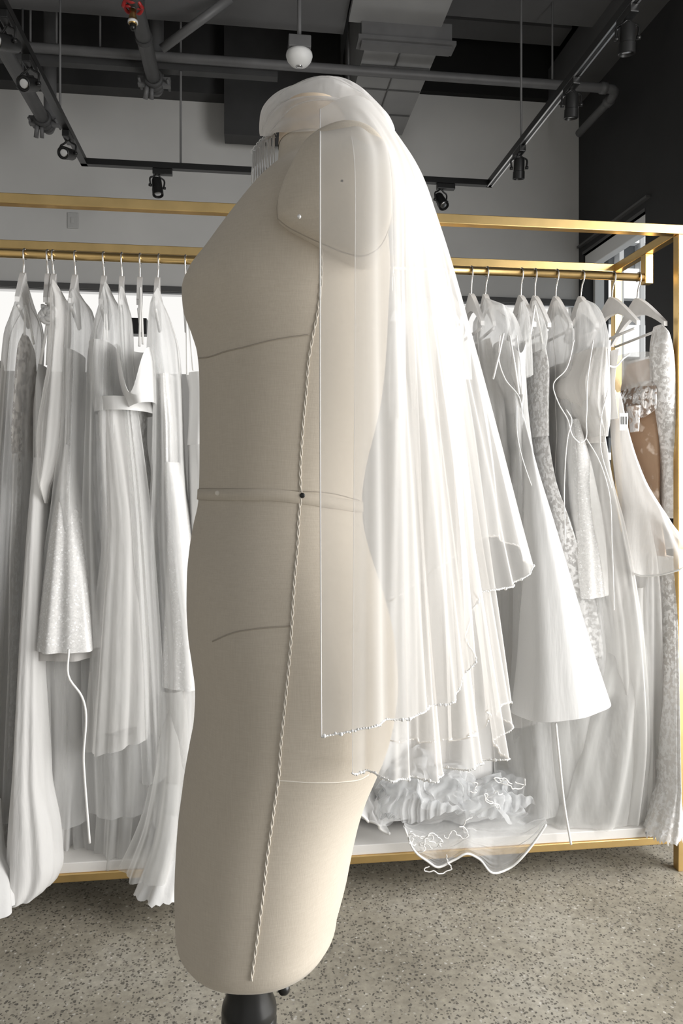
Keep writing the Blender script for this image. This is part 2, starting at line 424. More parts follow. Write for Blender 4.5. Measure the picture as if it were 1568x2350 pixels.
# ------------------------------------------------------------------ the room
YB, XR, XL, ZC = 5.2, 2.44, -2.9, 4.75
struct('floor', MB().box((XL-0.2, -6.0, -0.15), (XR+0.2, YB+0.2, 0)), M['concrete'])
struct('ceiling', MB().box((XL-0.2, -6.0, ZC), (XR+0.2, YB+0.2, ZC+0.15)), M['void'])
ZW = 2.53                              # head of the daylit glazing in the back wall
wb = MB().box((XL, YB, ZW), (XR+0.2, YB+0.2, ZC)).box((XL, YB, 0), (XR+0.2, YB+0.2, 1.95)).box((XL, YB, 1.95), (-2.7, YB+0.2, ZW)).box((XR-0.06, YB, 1.95), (XR+0.2, YB+0.2, ZW))
struct('wall_back', wb, M['wall'])
w1 = struct('window_1', MB().box((-2.7, YB+0.05, 1.95), (XR-0.06, YB+0.07, ZW)), M['daylit'])
fr = MB().box((-2.75, YB-0.03, ZW-0.012), (XR-0.01, YB+0.05, ZW+0.028), 0.004)
struct('trim_1', fr, M['trimdark'])
struct('trim_2', MB().box((-2.75, YB-0.012, ZW-0.026), (XR-0.01, YB+0.05, ZW-0.014)), M['silverstrip'])
# right wall with the small window; the shop window beside the camera is open towards the street
WY0, WY1, WZ0, WZ1 = 4.27, 5.13, 1.3, 2.88
wr = MB()
wr.box((XR, 1.8, 0), (XR+0.2, WY0, ZC)).box((XR, WY1, 0), (XR+0.2, YB, ZC)).box((XR, WY0, 0), (XR+0.2, WY1, WZ0)).box((XR, WY0, WZ1), (XR+0.2, WY1, ZC))
wr.box((XR, -6.0, 2.9), (XR+0.2, 1.8, ZC)).box((XR, -6.0, 0), (XR+0.2, 1.8, 0.1))
struct('wall_right', wr, M['darkwall'])
struct('wall_left', MB().box((XL-0.2, -6.0, 0), (XL, YB+0.2, ZC)), M['wall'])
w2 = bpy.data.objects.new('window_2', None); COL.objects.link(w2); w2.location = (XR+0.1, WY0, WZ0); w2['kind'] = 'structure'; BASE[w2.name] = np.array(w2.location)
MB().box((XR+0.11, WY0+0.02, WZ0+0.02), (XR+0.115, WY1-0.02, WZ1-0.02)).build('pane', M['glass'], w2)
f2 = MB()
for (a, b) in (((WY0, WZ0), (WY1, WZ0+0.05)), ((WY0, WZ1-0.05), (WY1, WZ1)), ((WY0, WZ0), (WY0+0.03, WZ1)), ((WY1-0.03, WZ0), (WY1, WZ1))):
    f2.box((XR+0.08, a[0], a[1]), (XR+0.15, b[0], b[1]))
f2.build('window_frame', M['white'], w2)
MB().box((XR-0.005, WY0-0.0, WZ1-0.0), (XR+0.2, WY1, WZ1+0.02)).build('lintel_strip', M['trimdark'], w2)
bl = MB().box((XR+0.01, WY0+0.005, WZ1-0.11), (XR+0.075, WY1-0.01, WZ1-0.01), 0.005)
bl.build('blind_headrail', M['white'], w2)
MB().box((XR-0.03, WY0-0.06, WZ1+0.06), (XR, WY1+0.04, WZ1+0.075)).build('head_moulding', M['trimdark'], w2)

# ceiling: soffit slab, dark bulkhead, duct, beams
struct('trim_3', MB().box((XL, -3.0, 3.75), (0.52, 4.13, 4.3)), M['slab'])
struct('trim_4', MB().box((XL, YB-0.12, 3.87), (0.62, YB, ZC)), M['darkgrey'])
struct('trim_5', MB().box((-0.185, YB-0.26, 3.53), (0.60, YB-0.12, ZC)), M['darkgrey'])
struct('trim_8', MB().box((1.07, YB-0.05, 4.03), (XR, YB, ZC)), M['void'])
struct('trim_6', MB().box((XR-0.26, -3.0, 4.02), (XR, YB, 4.25)), M['slab'])
struct('trim_7', MB().box((1.12, 3.0, 4.12), (XR-0.26, 4.45, 4.3)).box((1.12, 4.75, 4.3), (XR-0.26, 4.95, 4.55)), M['slab'])
dt = thing('air_duct', 'grey rectangular air duct running back under the black ceiling', 'duct', (0.8, 4.0, 3.66))
MB().box((0.64, 4.0, 3.66), (1.06, YB-0.12, 4.2)).build('duct_body', M['duct'], dt)
MB().box((0.53, -2.5, 3.72), (1.05, 3.97, 4.3)).build('wide_section', M['duct'], dt)
MB().box((0.60, 3.95, 3.60), (1.11, 4.02, 3.74)).box((0.58, 3.93, 3.615), (1.13, 4.04, 3.635)).build('flange', M['pipe'], dt)
sm = MB()
for yy in (4.25, 4.5, 4.8): sm.box((0.645, yy, 3.655), (1.055, yy+0.012, 3.662))
sm.box((0.845, 4.0, 3.654), (0.852, YB-0.13, 3.661))
sm.build('seam', M['trimdark'], dt)
def hung(x, y): return 3.751 if (x < 0.52 and y < 4.12) else ZC-0.004
# conduit tray across the ceiling and round the corner
cz = 3.6
ct = thing('conduit_pipe', 'grey conduit crossing the whole ceiling with an elbow near the charcoal wall', 'pipe', (2.2, 4.2, cz))
MB().tube([(-2.85, 4.22, cz), (0, 4.22, cz), (2.16, 4.22, cz), (2.20, 4.225, cz), (2.228, 4.25, cz), (2.24, 4.29, cz), (2.245, 4.35, cz), (2.245, 4.78, cz)], 0.027, 12).build('conduit', M['pipe'], ct, True)
MB().lathe((2.14, 4.22, cz), [(-0.02, 0.034), (0.02, 0.034)], 12, (1, 0, 0)).build('coupling', M['pipe'], ct, True)
MB().lathe((2.245, 4.36, cz), [(-0.02, 0.034), (0.02, 0.034)], 12, (0, 1, 0)).build('coupling', M['pipe'], ct, True)
MB().box((-2.85, 4.255, cz-0.05), (0.15, 4.31, cz+0.025)).build('cable_tray', M['darkgrey'], ct)
for px in (70, 130, 230, 415, 907, 1268):
    p = PY(px, 150, 4.25)
    MB().tube([(p[0], 4.25, cz+0.02), (p[0], 4.25, ZC-0.004)], 0.006, 6).build('suspension_rod', M['pipe'], ct, True)
# sprinkler mains
def main_pipe(name, label, p_end, y_start, r):
    t = thing(name, label, 'pipe', p_end)
    x, y, z = p_end
    MB().tube([(x, y_start, z), (x, y, z)], r, 18).build('pipe_run', M['pipe'], t, True)
    fl = MB()
    for k, o in enumerate((0.0, -0.035, -0.075)): fl.lathe((x, y+o, z), [(-0.012, r*1.05), (-0.01, r*1.35), (0.01, r*1.35), (0.012, r*1.05)], 18, (0, 1, 0))
    fl.build('coupling_ring', M['darkgrey'], t, True)
    MB().tube(crom([(x, y, z), (x, y+0.05, z+0.0), (x, y+0.09, z+0.05), (x, y+0.09, z+0.16), (x, y+0.09, ZC-0.004)], 30), r*0.98, 16).build('elbow', M['pipe'], t, True)
    for sx in (-1, 1):
        lg = MB().obox((x+sx*r*1.1, y-0.03, z), (x+sx*r*2.3, y-0.03, z), 0.035, 0.05).build('bolt_lug', M['pipe'], t)
        MB().tube([(x+sx*r*2.0, y-0.085, z-0.01), (x+sx*r*2.0, y+0.03, z-0.01)], 0.008, 8).build('bolt', M['pipe'], lg, True)
    MB().tube([(x-r*0.9, y-0.05, z-0.02), (x-r*1.3, y-0.03, z-0.10)], 0.014, 8).build('drain_stub', M['pipe'], t, True)
    MB().tube([(x-r*0.3, y-0.05, z-0.03), (x-r*0.4, y-0.03, z-0.10)], 0.012, 8).build('drain_stub', M['pipe'], t, True)
    MB().tube([(x, y-0.45, z+r), (x, y-0.45, hung(x, y-0.45))], 0.006, 6).lathe((x, y-0.45, z), [(-0.015, r*1.12), (0.015, r*1.12)], 18, (0, 1, 0)).build('pipe_clamp', M['darkgrey'], t)
    return t
pe = PZ(349, 195, 3.5)
mp = main_pipe('sprinkler_pipe', 'thick grey sprinkler pipe ending in a bolted coupling, beside the red valve', (-0.56, pe[1], 3.5), -2.5, 0.04)
MB().tube([PZ(372, 112, 3.52)+np.array([0, 0, 0.0]), PZ(530, -5, 3.72)], 0.024, 10).build('branch_pipe', M['pipe'], mp, True)
pe2 = PZ(112, 285, 3.35)
main_pipe('sprinkler_pipe', 'thick dark pipe at the left edge, running behind the black track', (-1.235, pe2[1], 3.35), -2.5, 0.038)
# test valve
vp = PD(305, 30, 3.5)
vt = thing('sprinkler_valve', 'brass test valve with a red handwheel beside the thick grey pipe', 'valve', vp)
MB().lathe(vp+np.array([0, 0, -0.055]), [(-0.02, 0.008), (0.0, 0.010), (0.002, 0.021), (0.012, 0.021), (0.014, 0.016), (0.03, 0.02), (0.05, 0.014), (0.07, 0.018)], 14).build('valve_body', M['brass'], vt, True)
MB().lathe(vp+np.array([0, 0, -0.05]), [(0, 0.024), (0.012, 0.024)], 14).build('white_ring', M['white'], vt, True)
MB().lathe(vp+np.array([0, 0, -0.085]), [(0, 0.006), (0.012, 0.015), (0.03, 0.016)], 12).build('drain_tip', M['blackplastic'], vt, True)
ring = [vp+np.array([0.045*math.cos(a), 0.045*math.sin(a), 0.03+0.006*math.sin(5*a)]) for a in np.linspace(0, 2*math.pi, 31)]
hw = MB().tube(ring, 0.009, 8)
for a in (0.2, 1.77, 3.3, 4.9): hw.tube([vp+np.array([0, 0, 0.03]), vp+np.array([0.042*math.cos(a), 0.042*math.sin(a), 0.03])], 0.008, 6)
hw.build('handwheel', M['red'], vt, True)
MB().tube([vp+np.array([0, 0, 0.01]), np.array([-0.56, vp[1], 3.5])], 0.011, 8).build('nipple', M['pipe'], vt, True)
# smoke sensor on a drop rod
sp_ = PD(687, 133, 3.6)
st = thing('smoke_sensor', 'white domed smoke sensor hanging on a rod under a grey box', 'sensor', sp_)
MB().lathe(sp_, [(-0.042, 0.012), (-0.04, 0.024), (-0.03, 0.045), (-0.012, 0.060), (0.008, 0.066), (0.022, 0.064), (0.026, 0.05)], 28).build('dome', M['white'], st, True)
MB().lathe(sp_, [(-0.048, 0.010), (-0.044, 0.016), (-0.036, 0.016)], 16).build('sensor_eye', M['silverstrip'], st, True)
MB().box(sp_+np.array([-0.055, -0.055, 0.026]), sp_+np.array([0.055, 0.055, 0.085]), 0.004).build('mounting_box', M['pipe'], st)
MB().tube([sp_+np.array([0, 0, 0.085]), (sp_[0], sp_[1], 3.75)], 0.011, 10).build('drop_rod', M['pipe'], st, True)
# small plate on the grey wall and black box on the glazing
q = PY(168, 507, YB)
pl = MB().box((q[0]-0.036, YB-0.012, q[2]-0.055), (q[0]+0.036, YB, q[2]+0.055), 0.004).box((q[0]-0.012, YB-0.017, q[2]-0.022), (q[0]+0.012, YB-0.011, q[2]+0.022), 0.002)
tag(pl.build('wall_switch', plain('switch_white', (0.55, 0.55, 0.54), 0.5), None, False, (q[0], YB, q[2])), 'small pale switch plate high on the grey wall', 'switch')
q = PY(321, 752, YB)
bx = thing('speaker_box', 'small black box fixed on the white glazing behind the gowns', 'box', (q[0], YB, q[2]))
MB().box((q[0]-0.055, YB-0.06, q[2]-0.055), (q[0]+0.055, YB+0.045, q[2]+0.055), 0.004).build('box_body', M['black'], bx)
MB().box((q[0]-0.045, YB-0.064, q[2]-0.045), (q[0]+0.045, YB-0.058, q[2]+0.045), 0.002).build('front_plate', M['blackplastic'], bx)

# track lighting: a U of three runs
TZ = 3.0
YT, TXL, TXR = 4.27, -0.945, 1.435
tk = thing('lighting_track', 'black U-shaped ceiling track carrying the spotlights above the rack', 'track', (0, YT, TZ))
runs = [((TXL, -2.0), (TXL, YT)), ((TXL, YT), (TXR, YT)), ((TXR, YT), (TXR, -2.0))]
for (a, b) in runs:
    d = np.array([b[0]-a[0], b[1]-a[1]]); d = d/np.linalg.norm(d); s = np.array([-d[1], d[0]])
    A = np.array([a[0], a[1], TZ]); B = np.array([b[0], b[1], TZ]); D3 = np.array([d[0], d[1], 0])*0.018; S3 = np.array([s[0], s[1], 0])
    ru = MB().obox(A-D3, B+D3, 0.036, 0.034).build('track_run', M['black'], tk)
    if a[0] > 0:
        for k in (-1, 1): MB().obox(A+S3*0.0125*k-np.array([0, 0, 0.018]), B+S3*0.0125*k-np.array([0, 0, 0.018]), 0.008, 0.003).build('conductor_strip', M['silverstrip'], ru)
for (px, run) in ((415, 1), (800, 1)):
    p = PY(px, 380, YT)
    MB().tube([(p[0], YT, TZ), (p[0], YT, ZC-0.004)], 0.007, 6).build('suspension_rod', M['pipe'], tk, True)
for yy in (1.2, 2.4, 3.75):
    for x in (TXL, TXR):
        MB().tube([(x, yy, TZ), (x, yy, hung(x, yy))], 0.006, 6).build('suspension_rod', M['pipe'], tk, True)
def spot(px, py, x, y, aim, label):
    """adapter on the track at (x,y), yoke and can hanging below it, aimed along aim"""
    top = np.array([x, y, TZ-0.019])
    t = thing('track_spotlight', label, 'spotlight', top, 'black spotlights on the ceiling track')
    hz = abs(y-YT) < 0.01
    ln = (0.055, 0.018) if hz else (0.018, 0.055)
    MB().box(top+np.array([-ln[0]+(0.03 if hz else 0), -ln[1], -0.032]), top+np.array([ln[0]+(0.03 if hz else 0), ln[1], 0.0]), 0.003).build('adapter', M['black'], t)
    aim = np.asarray(aim, float); aim /= np.linalg.norm(aim)
    c = top+np.array([0, 0, -0.10])
    side = np.cross(aim, (0, 0, 1)); side = np.array([1.0, 0, 0]) if np.linalg.norm(side) < 0.1 else side/np.linalg.norm(side)
    R = 0.031
    MB().tube(crom([c+side*(R+0.008), c+side*(R+0.008)+np.array([0, 0, 0.045]), top+side*0.02+np.array([0, 0, -0.045]), top+np.array([0, 0, -0.03]), top-side*0.02+np.array([0, 0, -0.045]), c-side*(R+0.008)+np.array([0, 0, 0.045]), c-side*(R+0.008)], 30), 0.005, 6).build('yoke', M['black'], t, True)
    can = MB().lathe(c, [(-0.050, 0.020), (-0.048, 0.025), (-0.038, 0.028), (0.016, 0.029), (0.018, 0.031), (0.055, 0.032), (0.057, 0.029), (0.048, 0.027)], 20, aim)
    cn = autosmooth(can.build('can', M['black'], t))
    MB().lathe(c, [(0.047, 0.027), (0.050, 0.016), (0.051, 0.002)], 20, aim).build('lens', M['silverstrip'], cn, True)
    for k in (-1, 1): MB().lathe(c+side*(R+0.008)*k, [(-0.006, 0.008), (0.010, 0.008)], 10, side*k).build('pivot_knob', M['black'], t, True)
    return t
def track_y(px, py):
    return PZ(px, py, TZ)
a = PY(365, 395, YT); spot(0, 0, a[0]-0.01, YT, (0.12, -0.25, -1), 'black spotlight hanging from the middle of the back track, left of the form')
a = PY(1012, 412, YT); spot(0, 0, a[0], YT, (0.25, -0.7, -1), 'black spotlight on the back track beside the right side of the veil')
spot(0, 0, TXL, PZ(150, 300, TZ)[1], (-0.25, -1.0, -0.35), 'black spotlight hanging under the left track near its corner')
spot(0, 0, TXL, PZ(72, 130, TZ)[1], (-0.3, -1.0, -0.5), 'black spotlight on the left track in front of the dark pipe')
spot(0, 0, TXL, PZ(22, 30, TZ)[1], (-0.5, -0.8, -0.3), 'black spotlight on the left track cut by the upper left corner')
spot(0, 0, TXR, PZ(1187, 335, TZ)[1], (0.05, 0.25, -1), 'black spotlight on the right track closest to its back corner')
spot(0, 0, TXR, PZ(1300, 180, TZ)[1], (0.05, 0.2, -1), 'black spotlight on the right track where the conduit crosses')
spot(0, 0, TXR, PZ(1418, 15, TZ)[1], (0.05, 0.2, -1), 'black spotlight on the right track nearest the top edge')

# building across the street, seen through the right window
bY = 36.0
ob = thing('office_building', 'white office building with grey glazing bands outside the right window', 'building', (19, bY, 0))
def fz(py): return CAMZ + (HZ-py)/F*bY/ray(1415, py)[1]
bands = [(470, 563), (622, 690), (750, 822), (890, 960), (1040, 1120)]
for (t0, b0) in bands:
    MB().box((9, bY-0.5, fz(b0)), (34, bY+3, fz(t0))).build('spandrel', M['facade'], ob)
for i in range(len(bands)-1):
    MB().box((9, bY, fz(bands[i+1][0])), (34, bY+3, fz(bands[i][1]))).build('window_band', M['facadeglass'], ob)
x0 = PY(1370, 600, bY-0.2)[0]; sx = PY(1418, 600, bY-0.2)[0]-x0
for k in range(-6, 12):
    MB().box((x0+k*sx-0.12, bY-0.62, 0), (x0+k*sx+0.12, bY-0.05, fz(470))).build('mullion', M['facadebar'], ob)
MB().box((8.5, bY+0.01, 0), (34.5, bY+3.2, fz(465))).build('core_wall', M['facadebar'], ob)

# ------------------------------------------------------------------ the clothes rack
RY0, RY1, RX1, RX0, RZ = 2.05, 2.435, 1.283, -1.45, 1.94
RAILY, RAILZ = 2.235, 1.838
rk = thing('clothes_rack', 'long brushed gold clothes rack with a white base board', 'rack', (0, RY0, 0))
g = 0.028
def bar(name, a, b, mat=M['gold'], parent=rk):
    return MB().box(np.minimum(a, b), np.maximum(a, b), 0.002).build(name, mat, parent)
for x in (RX0, RX1):
    for y in (RY0, RY1): bar('post', (x-g/2, y-g/2, 0.0), (x+g/2, y+g/2, RZ-g))
    bar('side_bar', (x-g/2, RY0+g/2, RZ-g), (x+g/2, RY1-g/2, RZ))
    bar('side_bar', (x-g/2, RY0+g/2, 0.08), (x+g/2, RY1-g/2, 0.08+g))
    bar('drop_bracket', (x-g/2-0.03*(1 if x > 0 else -1)*0, RAILY-g/2, RAILZ-0.022), (x+g/2, RAILY+g/2, RZ-g))
for y in (RY0, RY1):
    bar('top_bar', (RX0-g/2, y-g/2, RZ-g), (RX1+g/2, y+g/2, RZ))
    bar('base_bar', (RX0+g/2, y-g/2, 0.085), (RX1-g/2, y+g/2, 0.085+0.022))
MB().tube([(RX0, RAILY, RAILZ), (RX1-g/2, RAILY, RAILZ)], 0.0125, 16).build('hanging_rail', M['gold'], rk, True)
bar('base_board', (RX0+g/2, RY0-0.008, 0.107), (RX1-g/2, RY1, 0.135), M['board'])

# ------------------------------------------------------------------ hangers
def hanger(px, label, yaw=0.0, drop=0.062, half=0.20, mat='hanger_white', sway=0.0):
    p = PY(px, HZ-300, RAILY); x = p[0]
    t = thing('clothes_hanger', label, 'hanger', (x, RAILY, RAILZ), 'hangers along the gold rail')
    rr = 0.0145
    pts = [np.array([x, RAILY+rr*math.cos(a), RAILZ+rr*math.sin(a)]) for a in np.linspace(math.radians(-50), math.radians(180), 14)]
    pts += [np.array([x, RAILY-rr, RAILZ-0.012]), np.array([x+sway*0.4, RAILY-0.004, RAILZ-0.034]), np.array([x+sway, RAILY, RAILZ-drop])]
    MB().tube(crom(pts, 34), 0.0028, 8).build('hook', M['hook'], t, True)
    d = np.array([math.sin(yaw), math.cos(yaw), 0]); n = np.array([math.cos(yaw), -math.sin(yaw), 0])
    c = np.array([x+sway, RAILY, RAILZ-drop])
    # arms: one curved bar, deep in the middle
    us = np.linspace(-1, 1, 33); vs = []
    for u in us:
        a = abs(u)
        zt = -0.105*(a**1.25) + 0.004*math.cos(math.pi*a); h = 0.040*(1-a)**1.5+0.020*(1-0.3*a); w = 0.0075*(1-0.25*a)
        for (i, j) in ((-1, 0), (-1, -1), (1, -1), (1, 0)): vs.append(c + d*u*half + n*w*i + np.array([0, 0, zt + h*j]))
    fs = grid_faces(len(us), 4, True) + [(3, 2, 1, 0), tuple((len(us)-1)*4+k for k in range(4))]
    autosmooth(mesh_obj('arms', vs, fs, M[mat], t), 40)
    zb = -0.128
    MB().tube([c+d*half*0.86+np.array([0, 0, zb]), c-d*half*0.86+np.array([0, 0, zb])], 0.0045, 8).build('trouser_bar', M[mat], t, True)
    return t

# ------------------------------------------------------------------ gowns: hung cloth as closed rings of cloth
RNG = random.Random(4)
def loft(rows, Y0, Y1=None, a0=0.12, a1=None, nf=9, f0=0.02, f1=0.10, seed=0, nth=84, ns=None, cowl=0.0, hemwave=0.0, tail=1.0, jag=0.0):
    """rows: (py, left px, right px[, tilt px]) measured outlines; the ring is an ellipse across the rail, folds grow downwards"""
    rg = np.random.RandomState(seed+11)
    Y1 = Y0 if Y1 is None else Y1; a1 = a0 if a1 is None else a1
    ys = np.array([r[0] for r in rows], float); xl = [r[1] for r in rows]; xr = [r[2] for r in rows]; ti = [r[3] if len(r) > 3 else 0 for r in rows]
    ns = ns or int(max(10, min(90, (ys[-1]-ys[0])/8)))
    q = np.linspace(ys[0], ys[-1], ns); XLq = cat_spline(ys, xl, q); XRq = cat_spline(ys, xr, q); TIq = np.interp(q, ys, ti)
    th = np.linspace(0, 2*math.pi, nth, endpoint=False)
    ph = rg.rand(6)*6.28; fr = [nf, nf*1.7+1, max(2, nf//2)]
    V = []
    for i in range(ns):
        s = i/(ns-1); yy = q[i]; mid = (XLq[i]+XRq[i])/2; hw = max((XRq[i]-XLq[i])/2, 1.0)
        ss = s**tail
        Yc = Y0+(Y1-Y0)*ss; ay = a0+(a1-a0)*ss
        r = ray(mid, yy); t = Yc/r[1]; rx = (mid-PX0)/F
        cX = RT[0]-rx*FW[0]; cY = RT[1]-rx*FW[1]
        w = hw/F*t
        if abs(ay*cY) > 0.93*w: ay = 0.93*w/abs(cY)
        ax = math.sqrt(max(w*w-(ay*cY)**2, (0.3*w)**2))/cX
        X = r[0]*t; z = CAMZ+r[2]*((Yc-ay)/r[1])
        amp = f0+(f1-f0)*s
        fold = 1 + amp*(0.55*np.sin(fr[0]*th+ph[0]+0.8*math.sin(2.2*s+ph[3])) + 0.3*np.sin(fr[1]*th+ph[1]+1.2*s) + 0.35*np.sin(fr[2]*th+ph[2]))
        tl = TIq[i]/F*t/2
        zz = z + np.zeros(nth) - tl*np.cos(th)
        if hemwave: zz = zz + hemwave*s**3*np.sin(3*th+ph[4])
        if jag: zz = zz + (jag*(rg.rand(nth)-0.5) if i == ns-1 else 0)
        if cowl:
            k = max(0, 1-s*1.15)
            zz = zz - cowl*k*np.exp(-((th-1.5*math.pi)/0.62)**2)
        zz = np.maximum(zz, 0.006)
        V.append(np.stack([X+ax*fold*np.cos(th), Yc+ay*fold*np.sin(th), zz], 1))
    return np.array(V)
def loft_obj(name, mat, parent, rows, Y0, **kw):
    V = loft(rows, Y0, **kw)
    o = mesh_obj(name, V.reshape(-1, 3), grid_faces(V.shape[0], V.shape[1], True), mat, parent)
    return o
def edge_line(name, V, k, mat, parent, r=0.0012):
    return MB().tube(V[:, k], r, 5).build(name, mat, parent, True)
def rim(name, ringpts, mat, parent, r=0.0018):
    P = np.concatenate([ringpts, ringpts[:1]]); return MB().tube(P, r, 5, False).build(name, mat, parent, True)
def gown(label, px, zpx=900, name='wedding_gown', cat='gown'):
    p = PY(px, zpx, RAILY)
    return thing(name, label, cat, (p[0], RAILY, 0.14), 'gowns on the gold rack')
def cover(label, rows, Y0=2.2, a0=0.10, mat='cover', seed=0, line=True, **kw):
    t = thing('garment_cover', label, 'garment cover', PY((rows[0][1]+rows[0][2])/2, rows[0][0], RAILY), 'sheer covers over the gowns')
    kw.setdefault('nf', 7); kw.setdefault('f0', 0.06); kw.setdefault('f1', 0.10)
    V = loft(rows, Y0, a0=a0, seed=seed, **kw)
    mesh_obj('sheer_cloth', V.reshape(-1, 3), grid_faces(V.shape[0], V.shape[1], True), M[mat], t)
    if line:
        n = V.shape[1]
        edge_line('piped_edge', V, 0, M['thread'], t); edge_line('piped_edge', V, n//2, M['thread'], t)
    return t
def ribbon(parent, pts, r=0.003, name='ribbon', mat='thread'):
    return MB().tube(crom(pts, 40), r, 6).build(name, M[mat], parent, True)
def straps(parent, pairs, Y=2.15, r=0.0025, mat='thread'):
    for (x0, y0, x1, y1) in pairs:
        a = PY(x0, y0, Y); b = PY(x1, y1, Y); MB().tube([a, (a+b)/2+np.array([0.001, 0, 0]), b], r, 6).build('strap', M[mat], parent, True)

# ---- left half of the rail
for px, lab, yw, sw in ((57, 'leftmost hanger in view, above the beige lace gown', 0.05, -0.004), (110, 'hanger seen edge-on above the knotted shoulder strap', 0, 0),
        (122, 'hanger right beside the knotted strap hanger, under the plain sheer cover', 0.02, 0.002), (173, 'hanger of the glitter gown second along the left rail', 0.04, 0),
        (238, 'hanger of the strapless satin gown with the long net skirt', 0.03, 0.002), (280, 'hanger under the narrow grey cover left of the cowl gown', 0, 0),
        (322, 'hanger seen edge-on above the white cowl-neck bodice', 0, -0.001), (365, 'hanger of the glitter gown next to the form', 0.02, -0.004),
        (426, 'hanger half hidden behind the bust of the form', 0, 0)):
    hanger(px, lab, yw+0.85*math.atan2(ray(px, 820)[0], ray(px, 820)[1]), 0.058, 0.17, sway=sw)

t = gown('grey sheer gown cut off by the left edge of the picture', 10)
loft_obj('bodice', M['beige_lace'], t, [(800, -70, 10), (900, -75, 20), (1000, -70, 28)], 2.24, a0=0.13, seed=1)
loft_obj('overskirt', M['tulle'], t, [(1000, -70, 28), (1200, -80, 27), (1368, -95, 27)], 2.24, a0=0.13, seed=2, nf=11)
loft_obj('skirt', M['greychiffon'], t, [(1000, -66, 24), (1368, -90, 22), (1700, -80, 20), (1975, -80, 14)], 2.25, a0=0.12, seed=3, nf=11)
tr = loft_obj('train', M['satin'], t, [(1850, -60, 2), (1980, -80, 8), (2060, -90, 36), (2128, -100, 44)], 2.06, Y1=1.92, a0=0.03, a1=0.09, seed=4, nf=5, f1=0.2)

t = gown('beige lace gown on the leftmost hanger with a tan bodice', 57)
loft_obj('bodice', M['beige_lace'], t, [(765, 52, 66), (790, 42, 82), (850, 36, 85), (920, 32, 82), (1000, 28, 78), (1060, 30, 74)], 2.23, a0=0.10, seed=5)
loft_obj('skirt', M['lace'], t, [(1040, 30, 75), (1150, 28, 74), (1300, 22, 72), (1500, 20, 70), (1700, 12, 66), (1900, 4, 60), (1972, 0, 56)], 2.23, a0=0.13, seed=6, nf=9)
straps(t, [(58, 700, 56, 770), (60, 700, 78, 790)], 2.13, 0.003)
cover('pointed sheer cover over the beige lace gown, leftmost in view', [(646, 56, 64), (670, 46, 76), (710, 28, 98), (760, 12, 104), (850, 4, 100), (1000, -8, 92), (1150, -24, 90), (1500, -40, 82), (1900, -50, 70)], 2.2, 0.11, seed=1)

t = gown('white gown with a knotted shoulder strap and a long train reaching the floor', 108)
loft_obj('bodice', M['crepe'], t, [(835, 88, 112), (880, 82, 124), (950, 78, 130), (1050, 78, 128)], 2.2, a0=0.08, seed=7)
loft_obj('skirt', M['crepe'], t, [(1050, 78, 128), (1200, 64, 124), (1400, 50, 120), (1600, 38, 116), (1800, 28, 118), (1930, 19, 136), (2010, 16, 140), (2060, 15, 124), (2079, 15, 104, -8)], 2.19, Y1=2.0, a0=0.09, a1=0.07, seed=8, nf=6, f1=0.12)
straps(t, [(112, 720, 92, 836), (113, 722, 108, 838), (112, 690, 112, 720)], 2.1, 0.004)
kn = MB()
rgk = random.Random(3)
for k in range(9):
    c = PY(112+rgk.uniform(-9, 9), 716+rgk.uniform(-12, 14), 2.09); a = rgk.uniform(0, 3.1)
    kn.tube([c+np.array([0.013*math.cos(a+b), 0.006*math.sin(2*b), 0.013*math.sin(a+b)]) for b in np.linspace(0, 5.4, 12)], 0.006, 7)
kn.build('knot', M['satin'], t, True)

cover('plain sheer panel with a slanted top hanging right of the knotted strap', [(641, 119, 128), (655, 117, 150), (680, 116, 161), (740, 116, 163), (820, 112, 158), (900, 98, 156), (1000, 84, 150), (1100, 88, 132), (1155, 102, 112)], 2.12, 0.08, 'soft_tulle', seed=3)

t = gown('glitter gown on the left whose hem ends well above the rack base', 173)
loft_obj('bodice', M['glitter'], t, [(800, 150, 198), (860, 150, 196), (950, 150, 193), (1020, 148, 192)], 2.2, a0=0.10, seed=9)
loft_obj('skirt', M['glitter'], t, [(1020, 148, 192), (1100, 134, 200), (1200, 116, 215), (1350, 94, 231), (1500, 74, 243)], 2.2, Y1=2.10, a0=0.10, a1=0.10, seed=10, nf=6, f1=0.14)
loft_obj('underskirt', M['crepe'], t, [(1490, 92, 216), (1600, 96, 212), (1750, 100, 210), (1850, 104, 196), (1968, 116, 188)], 2.2, a0=0.10, a1=0.11, seed=11, nf=8, f1=0.16)
loft_obj('lining_hem', M['sheer_lining'], t, [(1470, 84, 234), (1518, 80, 238)], 2.12, a0=0.09, seed=12, nf=6)
ribbon(t, [PY(158, 1490, 1.98), PY(158, 1555, 1.98), PY(186, 1595, 1.98), PY(192, 1750, 1.99), PY(206, 1935, 1.99)], 0.0032)
cover('rounded sheer cover over the left glitter gown', [(657, 169, 177), (668, 162, 202), (690, 156, 214), (740, 150, 222), (830, 146, 222), (950, 140, 218), (1150, 118, 222), (1400, 84, 240), (1900, 88, 236)], 2.17, 0.10, seed=4)

